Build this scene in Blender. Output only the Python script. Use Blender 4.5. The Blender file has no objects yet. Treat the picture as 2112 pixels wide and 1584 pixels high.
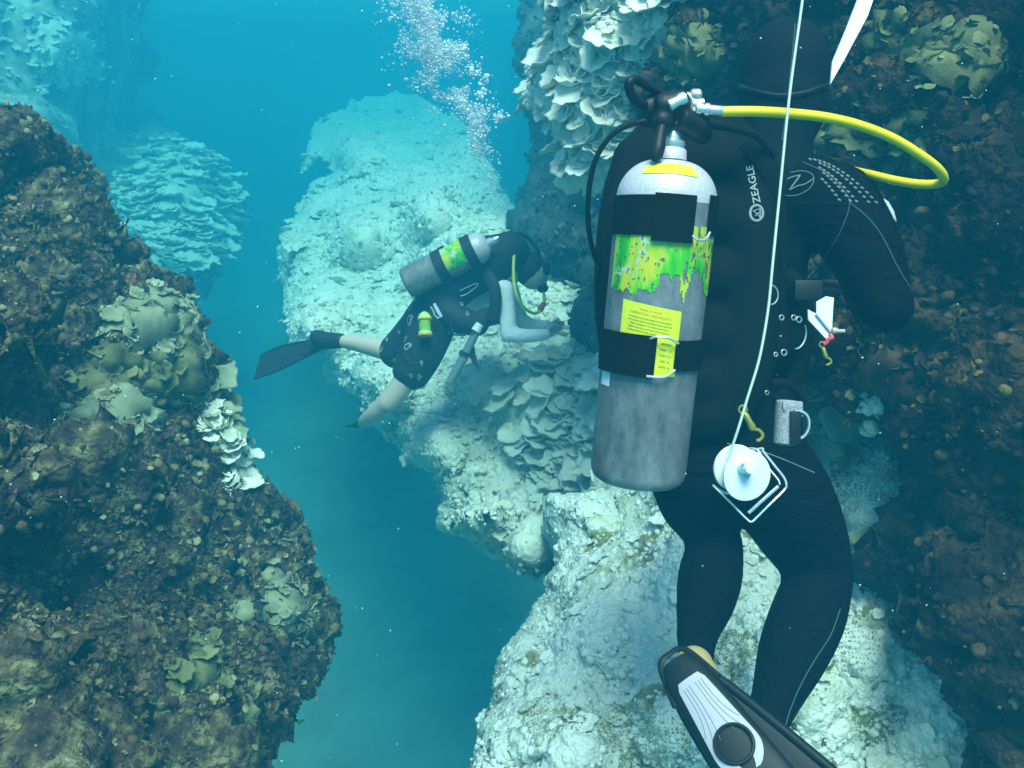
import bpy, bmesh, math, random
import numpy as np
from mathutils import Vector, Matrix, Quaternion

random.seed(7)
RNG = np.random.default_rng(11)
scene = bpy.context.scene
COL = scene.collection

# ------------------------------------------------------------------ camera
PITCH = math.radians(20.0)
FPX = 1829.0
cam_d = bpy.data.cameras.new('camera')
cam = bpy.data.objects.new('camera', cam_d)
COL.objects.link(cam)
cam.location = (0, 0, 0)
cam.rotation_euler = (math.radians(90) - PITCH, 0, 0)
cam_d.sensor_width = 36.0
cam_d.lens = 36.0 * FPX / 2112.0
cam_d.clip_start = 0.05
cam_d.clip_end = 400
scene.camera = cam

# ------------------------------------------------------------------ light
SUN_EL, SUN_AZ = 67.0, 170.0     # azimuth seen from above, 0 = the way the camera looks, clockwise
world = bpy.data.worlds.new('World')
scene.world = world
world.use_nodes = True
wn = world.node_tree
bg = wn.nodes['Background']
sky = wn.nodes.new('ShaderNodeTexSky')
sky.sky_type = 'NISHITA'
sky.sun_disc = False
sky.sun_elevation = math.radians(SUN_EL)
sky.sun_rotation = math.radians(SUN_AZ)
sky.air_density = 1.0
sky.dust_density = 1.0
wn.links.new(sky.outputs[0], bg.inputs[0])
bg.inputs[1].default_value = 0.08
sl = bpy.data.lights.new('sun', 'SUN')
sl.energy = 2.4
sl.angle = math.radians(30)
sl.color = (1.0, 0.91, 0.83)
sun = bpy.data.objects.new('sun', sl)
COL.objects.link(sun)
az, el = math.radians(SUN_AZ), math.radians(SUN_EL)
sdir = Vector((math.sin(az) * math.cos(el), math.cos(az) * math.cos(el), math.sin(el)))
sun.rotation_euler = sdir.to_track_quat('Z', 'Y').to_euler()
sun.location = sdir * 20
scene.view_settings.view_transform = 'Standard'
scene.view_settings.look = 'None'
scene.view_settings.exposure = 1.75
scene.view_settings.gamma = 1.0
scene.cycles.use_denoising = True
scene.cycles.max_bounces = 6
scene.cycles.diffuse_bounces = 2
scene.cycles.glossy_bounces = 2
scene.cycles.transmission_bounces = 4
scene.cycles.volume_bounces = 2
scene.cycles.transparent_max_bounces = 8
scene.cycles.caustics_reflective = False
scene.cycles.caustics_refractive = False
scene.cycles.sample_clamp_indirect = 3.0

# ------------------------------------------------------------------ helpers
CR = np.array([1.0, 0, 0])
CF = np.array([0, math.cos(PITCH), -math.sin(PITCH)])
CU = np.array([0, math.sin(PITCH), math.cos(PITCH)])

def P(px, py, d):
    """photo pixel (2112 wide) and distance along the view axis -> a point of the place"""
    px, py, d = np.broadcast_arrays(np.asarray(px, float), np.asarray(py, float), np.asarray(d, float))
    return (d[..., None] * (CF + CR * ((px - 1056) / FPX)[..., None] + CU * ((792 - py) / FPX)[..., None]))

def V(px, py, d):
    return Vector(P(px, py, d))

def node_mat(name):
    m = bpy.data.materials.new(name)
    m.use_nodes = True
    return m, m.node_tree.nodes, m.node_tree.links, m.node_tree.nodes['Principled BSDF']

def plain(name, col, rough=0.6, metal=0.0, bump=0.0, bscale=60.0, var=0.0, spec=0.5):
    m, n, l, b = node_mat(name)
    b.inputs['Base Color'].default_value = (*col, 1)
    b.inputs['Roughness'].default_value = rough
    b.inputs['Metallic'].default_value = metal
    b.inputs['Specular IOR Level'].default_value = spec
    if bump or var:
        g = n.new('ShaderNodeNewGeometry')
        t = n.new('ShaderNodeTexNoise'); t.inputs['Scale'].default_value = bscale; t.inputs['Detail'].default_value = 5
        l.new(g.outputs['Position'], t.inputs['Vector'])
        if bump:
            bp = n.new('ShaderNodeBump'); bp.inputs['Strength'].default_value = bump; bp.inputs['Distance'].default_value = 0.01
            l.new(t.outputs[0], bp.inputs['Height']); l.new(bp.outputs[0], b.inputs['Normal'])
        if var:
            r = n.new('ShaderNodeMapRange'); r.inputs[1].default_value = .35; r.inputs[2].default_value = .65
            r.inputs[3].default_value = 1 - var; r.inputs[4].default_value = 1 + var
            mx = n.new('ShaderNodeVectorMath'); mx.operation = 'SCALE'; mx.inputs[0].default_value = col
            l.new(t.outputs[0], r.inputs[0]); l.new(r.outputs[0], mx.inputs['Scale']); l.new(mx.outputs[0], b.inputs['Base Color'])
    return m

def origin_of(o):
    v = Vector((0, 0, 0))
    while o is not None:
        v = v + o.location
        o = o.parent
    return v

def setp(o, label=None, cat=None, group=None, kind=None):
    if label: o['label'] = label
    if cat: o['category'] = cat
    if group: o['group'] = group
    if kind: o['kind'] = kind
    return o

def thing(name, label, cat, loc, group=None):
    o = bpy.data.objects.new(name, None)
    o.empty_display_size = 0.1
    COL.objects.link(o)
    o.location = Vector(loc)
    return setp(o, label, cat, group)

def mesh(name, verts, faces, mat, parent=None, smooth=True, loc=None):
    """verts in place coordinates; the object's origin is LOC or the parent's origin"""
    base = Vector(loc) if loc is not None else (origin_of(parent) if parent is not None else Vector((0, 0, 0)))
    me = bpy.data.meshes.new(name)
    v = np.asarray(verts, float).reshape(-1, 3) - np.array(base)
    if isinstance(faces, np.ndarray):
        k = faces.shape[1]
        me.vertices.add(len(v)); me.vertices.foreach_set('co', v.astype(np.float32).ravel())
        me.loops.add(faces.size); me.loops.foreach_set('vertex_index', faces.astype(np.int32).ravel())
        me.polygons.add(len(faces)); me.polygons.foreach_set('loop_start', (np.arange(len(faces)) * k).astype(np.int32))
        me.update(calc_edges=True)
    else:
        me.from_pydata([tuple(p) for p in v], [], faces); me.update()
    if smooth:
        me.polygons.foreach_set('use_smooth', np.ones(len(me.polygons), bool))
    me.materials.append(mat)
    o = bpy.data.objects.new(name, me)
    COL.objects.link(o)
    o.parent = parent
    o.location = base - (origin_of(parent) if parent is not None else Vector((0, 0, 0)))
    return o

class MB:
    """collects shapes into one mesh"""
    def __init__(s):
        s.v = []; s.f = []
    def add(s, vs, fs):
        k = len(s.v); s.v += [Vector(p) for p in vs]; s.f += [tuple(i + k for i in f) for f in fs]; return s
    def tube(s, pts, r, n=10, closed=False, cap=True, flat=1.0, up=None):
        pts = [Vector(p) for p in pts]; m = len(pts)
        rs = r if hasattr(r, '__len__') else [r] * m
        vs, fs = [], []
        prev = None
        for i, p in enumerate(pts):
            if closed: t = (pts[(i + 1) % m] - pts[i - 1])
            else: t = pts[min(i + 1, m - 1)] - pts[max(i - 1, 0)]
            t.normalize()
            if prev is None:
                a = Vector(up) if up is not None else (Vector((0, 0, 1)) if abs(t.z) < .9 else Vector((1, 0, 0)))
            else: a = prev
            a = (a - t * a.dot(t)).normalized(); prev = a
            b = t.cross(a)
            for k in range(n):
                th = 2 * math.pi * k / n
                vs.append(p + a * (math.cos(th) * rs[i] * flat) + b * (math.sin(th) * rs[i]))
        for i in range(m if closed else m - 1):
            j = (i + 1) % m
            for k in range(n):
                fs.append((i * n + k, i * n + (k + 1) % n, j * n + (k + 1) % n, j * n + k))
        if cap and not closed:
            fs.append(tuple(range(n - 1, -1, -1))); fs.append(tuple((m - 1) * n + k for k in range(n)))
        return s.add(vs, fs)
    def lathe(s, o, axis, prof, n=32, ref=None):
        """prof: (distance along axis, radius)"""
        o = Vector(o); t = Vector(axis).normalized()
        a = Vector(ref) if ref is not None else (Vector((0, 0, 1)) if abs(t.z) < .9 else Vector((1, 0, 0)))
        a = (a - t * a.dot(t)).normalized(); b = t.cross(a)
        vs, fs = [], []
        for h, r in prof:
            for k in range(n):
                th = 2 * math.pi * k / n
                vs.append(o + t * h + (a * math.cos(th) + b * math.sin(th)) * max(r, 1e-5))
        for i in range(len(prof) - 1):
            for k in range(n):
                fs.append((i * n + k, i * n + (k + 1) % n, (i + 1) * n + (k + 1) % n, (i + 1) * n + k))
        fs.append(tuple(range(n - 1, -1, -1))); fs.append(tuple((len(prof) - 1) * n + k for k in range(n)))
        return s.add(vs, fs)
    def ball(s, c, r, nu=12, nv=8, ax=None):
        c = Vector(c); sx, sy, sz = (r, r, r) if not hasattr(r, '__len__') else r
        M = ax if ax is not None else Matrix.Identity(3)
        vs, fs = [], []
        for i in range(nv + 1):
            ph = math.pi * i / nv
            for k in range(nu):
                th = 2 * math.pi * k / nu
                vs.append(c + M @ Vector((sx * math.sin(ph) * math.cos(th), sy * math.sin(ph) * math.sin(th), sz * math.cos(ph))))
        for i in range(nv):
            for k in range(nu):
                fs.append((i * nu + k, (i + 1) * nu + k, (i + 1) * nu + (k + 1) % nu, i * nu + (k + 1) % nu))
        return s.add(vs, fs)
    def box(s, c, X, Y, Z, bev=0.0):
        """box centred on c with half-vectors X, Y, Z; bevelled edges when bev > 0"""
        c = Vector(c); X, Y, Z = Vector(X), Vector(Y), Vector(Z)
        bm = bmesh.new(); bmesh.ops.create_cube(bm, size=2)
        lx, ly, lz = X.length, Y.length, Z.length
        for v in bm.verts: v.co = Vector((v.co.x * lx, v.co.y * ly, v.co.z * lz))
        if bev: bmesh.ops.bevel(bm, geom=bm.edges[:], offset=bev, segments=2, affect='EDGES', profile=.6)
        bm.verts.index_update()
        x, y, z = X / lx, Y / ly, Z / lz
        s.add([c + x * v.co.x + y * v.co.y + z * v.co.z for v in bm.verts], [tuple(v.index for v in f.verts) for f in bm.faces])
        bm.free(); return s
    def prism(s, outline, depth):
        """outline: list of points, pushed along the vector depth"""
        n = len(outline); o = [Vector(p) for p in outline]; d = Vector(depth)
        return s.add(o + [p + d for p in o], [tuple(range(n - 1, -1, -1)), tuple(range(n, 2 * n))] + [(i, (i + 1) % n, n + (i + 1) % n, n + i) for i in range(n)])
    def build(s, name, mat, parent=None, smooth=True, loc=None, fix=True):
        o = mesh(name, [tuple(p) for p in s.v], s.f, mat, parent, smooth, loc)
        if fix:
            bm = bmesh.new(); bm.from_mesh(o.data); bmesh.ops.recalc_face_normals(bm, faces=bm.faces[:]); bm.to_mesh(o.data); bm.free()
        if smooth:
            try: o.data.set_sharp_from_angle(angle=math.radians(42))
            except Exception: pass
        return o

def curve(ctrl, n=10, closed=False):
    """Catmull-Rom through the control points"""
    c = [Vector(p) for p in ctrl]; m = len(c); out = []
    rng = range(m if closed else m - 1)
    for i in rng:
        g = (lambda k: c[k % m]) if closed else (lambda k: c[min(max(k, 0), m - 1)])
        p0, p1, p2, p3 = g(i - 1), g(i), g(i + 1), g(i + 2)
        for k in range(n):
            t = k / n
            out.append(0.5 * ((2 * p1) + (p2 - p0) * t + (2 * p0 - 5 * p1 + 4 * p2 - p3) * t * t + (3 * p1 - p0 - 3 * p2 + p3) * t ** 3))
    if not closed: out.append(c[-1])
    return out

# ------------------------------------------------------------------ noise on arrays
def hash3(ix, iy, iz, seed=0):
    h = (ix.astype(np.int64) * 374761393 + iy.astype(np.int64) * 668265263 + iz.astype(np.int64) * 2147483647 + seed * 1274126177) & 0xffffffff
    h = ((h ^ (h >> 13)) * 1274126177) & 0xffffffff
    h = ((h ^ (h >> 16)) * 2246822519) & 0xffffffff
    return ((h ^ (h >> 15)) & 0xffffff) / float(0xffffff)

def vnoise(p, seed=0):
    i = np.floor(p).astype(np.int64); f = p - i; f = f * f * (3 - 2 * f)
    r = 0
    for dx in (0, 1):
        for dy in (0, 1):
            for dz in (0, 1):
                w = (f[:, 0] if dx else 1 - f[:, 0]) * (f[:, 1] if dy else 1 - f[:, 1]) * (f[:, 2] if dz else 1 - f[:, 2])
                r = r + w * hash3(i[:, 0] + dx, i[:, 1] + dy, i[:, 2] + dz, seed)
    return r * 2 - 1

def fbm(p, oct=4, seed=0, gain=.5):
    a, r = 1.0, 0
    for k in range(oct):
        r = r + a * vnoise(p * 2 ** k + k * 17.3, seed + k); a *= gain
    return r

def worley(p, seed=0):
    """distance to the nearest feature point and that cell's random number"""
    i = np.floor(p).astype(np.int64)
    best = np.full(len(p), 9.0); idn = np.zeros(len(p))
    for dx in (-1, 0, 1):
        for dy in (-1, 0, 1):
            for dz in (-1, 0, 1):
                cx, cy, cz = i[:, 0] + dx, i[:, 1] + dy, i[:, 2] + dz
                q = np.stack([cx + hash3(cx, cy, cz, seed), cy + hash3(cx, cy, cz, seed + 1), cz + hash3(cx, cy, cz, seed + 2)], 1)
                d = ((p - q) ** 2).sum(1)
                m = d < best
                best = np.where(m, d, best); idn = np.where(m, hash3(cx, cy, cz, seed + 3), idn)
    return np.sqrt(best), idn
# ------------------------------------------------------------------ reef bodies
def poly_mask(poly, X, Y):
    inside = np.zeros(X.shape, bool)
    n = len(poly)
    for i in range(n):
        x1, y1 = poly[i]; x2, y2 = poly[(i + 1) % n]
        if y1 == y2: continue
        c = ((y1 > Y) != (y2 > Y)) & (X < (x2 - x1) * (Y - y1) / (y2 - y1) + x1)
        inside ^= c
    return inside

def poly_dist(poly, X, Y):
    d = np.full(X.shape, 1e9)
    n = len(poly)
    for i in range(n):
        a = np.array(poly[i], float); b = np.array(poly[(i + 1) % n], float)
        ab = b - a; L = (ab ** 2).sum() + 1e-9
        t = np.clip(((X - a[0]) * ab[0] + (Y - a[1]) * ab[1]) / L, 0, 1)
        d = np.minimum(d, np.hypot(X - a[0] - t * ab[0], Y - a[1] - t * ab[1]))
    return d

def depth_from(ctrl, X, Y, pw=2.6):
    """smooth inverse-distance blend of (px, py, depth) control points"""
    num = 0; den = 0
    for cx, cy, cd in ctrl:
        w = 1.0 / ((X - cx) ** 2 + (Y - cy) ** 2 + 30.0 ** 2) ** (pw / 2)
        num = num + w * cd; den = den + w
    return num / den

def reef_body(name, poly, ctrl, step, rim_px, rim_d, back, disp, mat, label=None, cat=None, kind='structure', edge_amp=10.0, seed=0):
    """a rock mass: its outline is rounded off over RIM_PX and falls back RIM_D metres, then closes BACK metres behind"""
    xs = [p[0] for p in poly]; ys = [p[1] for p in poly]
    gx = np.arange(min(xs) - step, max(xs) + 2 * step, step); gy = np.arange(min(ys) - step, max(ys) + 2 * step, step)
    X, Y = np.meshgrid(gx, gy)
    # ragged outline
    q = np.stack([X.ravel() / 60, Y.ravel() / 60, np.zeros(X.size) + seed], 1)
    wx = (fbm(q, 4, seed + 50, .6) * edge_amp).reshape(X.shape); wy = (fbm(q, 4, seed + 60, .6) * edge_amp).reshape(X.shape)
    M = poly_mask(poly, X + wx, Y + wy)
    D = poly_dist(poly, X + wx, Y + wy)
    fm = M[:-1, :-1] & M[1:, :-1] & M[:-1, 1:] & M[1:, 1:]
    idx = -np.ones(X.shape, int)
    used = np.zeros(X.shape, bool)
    used[:-1, :-1] |= fm; used[1:, :-1] |= fm; used[:-1, 1:] |= fm; used[1:, 1:] |= fm
    idx[used] = np.arange(used.sum())
    n = used.sum()
    r, c = np.nonzero(fm)
    F = np.stack([idx[r, c], idx[r + 1, c], idx[r + 1, c + 1], idx[r, c + 1]], 1)
    x, y, d = X[used], Y[used], D[used]
    t = np.clip(d / rim_px, 0, 1)
    base = depth_from(ctrl, x, y)
    dep = base + rim_d * (1 - np.sqrt(np.clip(1 - (1 - t) ** 2, 0, 1)))
    front = P(x, y, dep)
    # smooth normals of the undisplaced front
    def normals(pts):
        a, b, cc, e = pts[F[:, 0]], pts[F[:, 1]], pts[F[:, 2]], pts[F[:, 3]]
        fn = np.cross(cc - a, e - b)
        N = np.zeros_like(pts)
        for k in range(4): np.add.at(N, F[:, k], fn)
        N /= np.linalg.norm(N, axis=1)[:, None] + 1e-12
        s = np.sign((N * -pts).sum(1)); s[s == 0] = 1
        return N * s[:, None]
    N = normals(front)
    for k, f in enumerate(disp):
        h = f(front, x, y)
        front = front + N * (h * np.clip((d - 3) / (75 if k < 2 else 22), 0.0, 1))[:, None]
        N = normals(front)
    backp = P(x, y, dep + back * (0.35 + 0.65 * t))
    # border edges
    E = {}
    for q4 in (0, 1, 2, 3):
        for a, b in zip(F[:, q4], F[:, (q4 + 1) % 4]): 
            k = (a, b)
            if (b, a) in E: del E[(b, a)]
            else: E[k] = 1
    side = np.array([(b, a, a + n, b + n) for a, b in E], int)
    # the back is a coarse echo: same grid, reversed
    allF = np.concatenate([F[:, ::-1] if False else F, F[:, ::-1] + n, side])
    o = mesh(name, np.concatenate([front, backp]), allF, mat, None, True, loc=tuple(front.mean(0)))
    setp(o, label, cat, None, kind)
    return dict(o=o, p=front, n=N, x=x, y=y, d=d, F=F)

def sample_body(B, k, poly=None, rng=RNG, mind=0):
    ok = np.ones(len(B['x']), bool) if poly is None else poly_mask(poly, B['x'], B['y'])
    ok &= B['d'] > mind
    ids = np.nonzero(ok)[0]
    return rng.choice(ids, size=min(k, len(ids)), replace=False) if len(ids) else ids

def lumps(scale, amp, seed, sharp=1.0):
    def f(p, x, y):
        d, i = worley(p / scale, seed)
        return amp * (np.clip(1 - d / 0.85, 0, 1) ** sharp) * (0.6 + 0.8 * i)
    return f
def rough(scale, amp, seed, oct=5, gain=.55):
    return lambda p, x, y: amp * fbm(p / scale, oct, seed, gain)
def ridged(scale, amp, seed):
    return lambda p, x, y: amp * (1 - np.abs(fbm(p / scale, 4, seed, .5)) * 2)
def cracks(scale, depth, seed, width=.10):
    def f(p, x, y):
        w = fbm(p / scale, 4, seed, .55)
        return -depth * np.clip(1 - np.abs(w) / width, 0, 1) * np.clip(vnoise(p / scale * .7, seed + 9) + .45, 0, 1)
    return f
def masked(f, poly, soft=30):
    def g(p, x, y):
        m = poly_mask(poly, x, y); d = poly_dist(poly, x, y)
        return f(p, x, y) * np.where(m, np.clip(d / soft, 0, 1), 0)
    return g

def reef_mat(name, stops, scale=3.0, detail=8.0, fine=90.0, bump=.5, spots=None, rough=.85, spot_scale=14.0, contrast=(.3, .7), bumpd=.012):
    """stops: list of (position, colour) run along a world-space noise; spots: (colour, threshold) small growths and dark specks"""
    m, n, l, b = node_mat(name)
    g = n.new('ShaderNodeNewGeometry')
    t = n.new('ShaderNodeTexNoise'); t.inputs['Scale'].default_value = scale; t.inputs['Detail'].default_value = detail; t.inputs['Roughness'].default_value = .62
    l.new(g.outputs['Position'], t.inputs['Vector'])
    mr = n.new('ShaderNodeMapRange'); mr.inputs[1].default_value, mr.inputs[2].default_value = contrast
    l.new(t.outputs[0], mr.inputs[0])
    cr = n.new('ShaderNodeValToRGB'); l.new(mr.outputs[0], cr.inputs[0])
    while len(cr.color_ramp.elements) < len(stops): cr.color_ramp.elements.new(.5)
    for e, (p, c) in zip(cr.color_ramp.elements, stops): e.position = p; e.color = (*c, 1)
    col = cr.outputs[0]
    if spots:
        for k, (sc, th, wid, sp_scale) in enumerate(spots):
            t2 = n.new('ShaderNodeTexNoise'); t2.inputs['Scale'].default_value = sp_scale; t2.inputs['Detail'].default_value = 6; t2.inputs['Roughness'].default_value = .6
            of = n.new('ShaderNodeVectorMath'); of.operation = 'ADD'; of.inputs[1].default_value = (7.1 * (k + 1), 3.3, 1.7 * k)
            l.new(g.outputs['Position'], of.inputs[0]); l.new(of.outputs[0], t2.inputs['Vector'])
            r2 = n.new('ShaderNodeMapRange'); r2.inputs[1].default_value = th; r2.inputs[2].default_value = th + wid
            l.new(t2.outputs[0], r2.inputs[0])
            mx = n.new('ShaderNodeMix'); mx.data_type = 'RGBA'
            l.new(r2.outputs[0], mx.inputs['Factor']); l.new(col, mx.inputs['A']); mx.inputs['B'].default_value = (*sc, 1)
            col = mx.outputs['Result']
    l.new(col, b.inputs['Base Color'])
    b.inputs['Roughness'].default_value = rough
    b.inputs['Specular IOR Level'].default_value = .2
    t3 = n.new('ShaderNodeTexNoise'); t3.inputs['Scale'].default_value = fine; t3.inputs['Detail'].default_value = 5
    l.new(g.outputs['Position'], t3.inputs['Vector'])
    v3 = n.new('ShaderNodeTexVoronoi'); v3.inputs['Scale'].default_value = fine * .45
    l.new(g.outputs['Position'], v3.inputs['Vector'])
    ad = n.new('ShaderNodeMath'); ad.operation = 'SUBTRACT'; l.new(t3.outputs[0], ad.inputs[0]); l.new(v3.outputs['Distance'], ad.inputs[1])
    bp = n.new('ShaderNodeBump'); bp.inputs['Strength'].default_value = bump; bp.inputs['Distance'].default_value = bumpd
    l.new(ad.outputs[0], bp.inputs['Height']); l.new(bp.outputs[0], b.inputs['Normal'])
    return m

WHITE = (.78, .80, .66); CREAM = (.66, .66, .46); OLIVE = (.20, .22, .07); BROWN = (.11, .075, .04); DARK = (.035, .03, .022)
M_white = reef_mat('bleached_coral', [(0, (.50, .53, .34)), (.35, (.70, .72, .56)), (1, (.84, .85, .74))], scale=2.2, fine=70, bump=.6,
                   spots=[((.16, .17, .09), .66, .03, 9.0), ((.12, .12, .08), .70, .02, 30.0)])
M_mid = reef_mat('reef_slope_coral', [(0, (.46, .48, .32)), (.35, (.72, .73, .60)), (1, (.86, .87, .78))], scale=2.6, fine=60, bump=.7,
                 spots=[((.22, .25, .16), .64, .05, 7.0), ((.14, .15, .09), .69, .02, 26.0)])
M_near = reef_mat('near_slope_coral', [(0, (.44, .52, .34)), (.30, (.70, .77, .66)), (1, (.82, .87, .82))], scale=3.4, fine=110, bump=.7,
                  spots=[((.26, .27, .13), .60, .05, 3.2), ((.15, .15, .10), .66, .015, 12.0), ((.10, .10, .07), .71, .02, 40.0)])
M_shelf = reef_mat('shelf_coral', [(0, (.10, .12, .05)), (.4, (.26, .28, .13)), (.75, (.45, .48, .28)), (1, (.66, .70, .50))], scale=3.0, fine=70, bump=.7,
                   spots=[((.06, .06, .03), .58, .05, 6.0)])
M_wallL = reef_mat('left_reef_rock', [(0, (.015, .012, .016)), (.35, (.06, .045, .03)), (.6, (.14, .12, .055)), (.82, (.26, .25, .13)), (1, (.50, .50, .36))], scale=16.0, fine=80, bump=1.0, contrast=(.34, .72), bumpd=.02,
                   spots=[((.30, .26, .12), .60, .06, 4.0), ((.55, .52, .42), .70, .02, 22.0), ((.25, .09, .05), .70, .03, 12.0)])
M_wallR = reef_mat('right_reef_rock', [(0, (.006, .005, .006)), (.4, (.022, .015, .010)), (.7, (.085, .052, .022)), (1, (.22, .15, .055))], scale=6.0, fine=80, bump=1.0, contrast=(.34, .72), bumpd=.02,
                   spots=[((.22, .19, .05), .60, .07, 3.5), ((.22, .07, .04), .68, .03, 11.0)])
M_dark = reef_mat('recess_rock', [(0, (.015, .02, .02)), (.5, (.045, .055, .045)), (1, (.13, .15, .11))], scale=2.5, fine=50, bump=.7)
M_sand = reef_mat('seabed_sand', [(0, (.35, .35, .28)), (1, (.60, .60, .48))], scale=.6, fine=30, bump=.3)

# seabed, far below the gap
ground = mesh('seabed', [(-60, -20, -7.5), (60, -20, -7.5), (60, 110, -7.5), (-60, 110, -7.5)], [(0, 1, 2, 3)], M_sand, None, False)
setp(ground, 'pale sand floor far down between the reef walls', None, None, 'structure')

# A: the long bleached ridge behind the second diver
polyA = [(612, 318), (650, 262), (700, 224), (742, 200), (820, 190), (900, 214), (960, 262), (1010, 330), (1060, 430), (1110, 520), (1180, 560), (1300, 570), (1500, 600), (1500, 1200), (1240, 1200), (1130, 1190),
         (1060, 1178), (1040, 1150), (985, 1130), (915, 1085), (905, 1030), (880, 985), (850, 950), (790, 905), (762, 880), (748, 830), (700, 778), (668, 750), (655, 715), (600, 700), (590, 610), (572, 560),
         (566, 520), (590, 470), (618, 420), (640, 380), (690, 342), (655, 330), (640, 352), (616, 350)]
ctrlA = [(620, 330, 18), (660, 250, 23), (760, 215, 26), (830, 200, 26), (900, 250, 22), (980, 340, 14), (600, 520, 10.5), (600, 430, 13), (750, 500, 9.6), (900, 450, 8.8), (750, 350, 14), (1000, 560, 6.4), (650, 700, 6.4), (800, 800, 6.0), (1150, 640, 6.5), (1090, 720, 6.2), (1000, 800, 5.9),
         (900, 950, 5.4), (1150, 850, 5.1), (1000, 1080, 4.4), (1300, 800, 4.3), (1300, 1000, 4.0), (1080, 1160, 4.2), (1450, 1150, 3.7), (1450, 650, 4.4)]
A = reef_body('reef_ridge', polyA, ctrlA, 4.5, 90, 1.2, 2.5,
              [rough(1.1, .12, 1, 4), lumps(.6, .10, 2, .8), cracks(.55, .12, 8), lumps(.17, .035, 3, .8), lumps(.075, .026, 4, .8), rough(.06, .015, 5, 3)], M_mid,
              'long bleached coral ridge behind the second diver', None, edge_amp=12, seed=1)
# N: the bright near slope at the bottom
polyN = [(1128, 1030), (1240, 1000), (1340, 960), (1500, 880), (1600, 740), (1660, 700), (1760, 760), (1860, 860), (1930, 980), (1960, 1200), (2000, 1330), (2140, 1440), (2260, 1500), (2260, 1850), (880, 1850), (930, 1700), (968, 1584),
         (985, 1530), (1000, 1480), (1006, 1400), (1030, 1345), (1060, 1310), (1092, 1268), (1120, 1215), (1132, 1160), (1118, 1100)]
ctrlN = [(1130, 1100, 3.7), (1250, 1020, 3.6), (1130, 1250, 3.3), (1300, 1150, 3.2), (1030, 1400, 3.0), (1250, 1350, 2.75), (1450, 1250, 2.8), (1000, 1600, 2.6), (1200, 1550, 2.4), (1400, 1500, 2.4), (1200, 1850, 2.0), (1600, 1500, 2.45),
         (1500, 950, 3.3), (1660, 750, 3.2), (1750, 900, 3.0), (1850, 1050, 2.8), (1700, 1100, 2.95), (1850, 1250, 2.7), (1800, 1400, 2.55), (2000, 1500, 2.3), (1800, 1850, 2.1), (2200, 1700, 2.0)]
N_ = reef_body('reef_slope', polyN, ctrlN, 4.0, 70, .6, 2.0,
               [rough(.8, .09, 11, 4), lumps(.38, .07, 12, .8), cracks(.35, .06, 18, .08), lumps(.12, .022, 13, .7), lumps(.045, .012, 14, .7), rough(.03, .007, 15, 3)], M_near,
               'bright bleached coral slope below the near diver', None, edge_amp=9, seed=2)
# recess between ridge and upper coral head, its darkness put into the rock colour
polyD = [(1085, -120), (1600, -120), (1600, 1000), (1260, 1000), (1180, 700), (1085, 560), (1050, 430), (1075, 300), (1078, 150)]
ctrlD = [(1060, -100, 11), (1500, -100, 5.5), (1060, 300, 10), (1300, 300, 6.5), (1100, 560, 6.8), (1300, 680, 5.2), (1550, 500, 4.6), (1300, 1000, 5.6), (1600, 1000, 5.0)]
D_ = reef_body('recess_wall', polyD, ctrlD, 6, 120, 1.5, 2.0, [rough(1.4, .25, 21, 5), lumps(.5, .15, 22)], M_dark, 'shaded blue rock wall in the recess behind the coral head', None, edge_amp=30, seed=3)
# L: left wall
polyL = [(-420, 150), (-150, 215), (-40, 235), (70, 250), (120, 300), (190, 335), (222, 372), (236, 450), (262, 525), (330, 552), (385, 566), (408, 600), (400, 660), (418, 740), (450, 800), (478, 860), (492, 930), (510, 1000), (560, 1045),
         (612, 1085), (632, 1130), (618, 1190), (640, 1215), (664, 1260), (664, 1330), (640, 1400), (605, 1460), (560, 1530), (540, 1600), (520, 1850), (-420, 1850)]
ctrlL = [(-400, 200, 2.4), (-400, 900, 1.9), (-400, 1800, 1.7), (0, 260, 3.2), (200, 350, 4.6), (250, 500, 4.3), (100, 500, 3.2), (0, 700, 2.4), (200, 700, 3.2), (400, 600, 4.3), (400, 800, 3.8), (0, 1000, 2.1), (200, 1000, 2.6), (480, 950, 3.8),
         (0, 1400, 1.95), (250, 1400, 2.3), (450, 1200, 3.0), (600, 1100, 3.9), (670, 1300, 3.6), (550, 1500, 2.9), (100, 1584, 1.95), (400, 1584, 2.3), (300, 1200, 2.7), (400, 1800, 2.1)]
L = reef_body('left_reef_wall', polyL, ctrlL, 4.5, 70, .7, 1.5,
              [rough(.9, .14, 31, 4), lumps(.5, .09, 32, .8), ridged(.25, .04, 36), lumps(.17, .07, 33, .8), lumps(.07, .04, 34, .8), rough(.05, .024, 35, 4, .65)], M_wallL,
              'dark brown reef wall crusted with algae along the left', None, edge_amp=16, seed=4)
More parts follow.
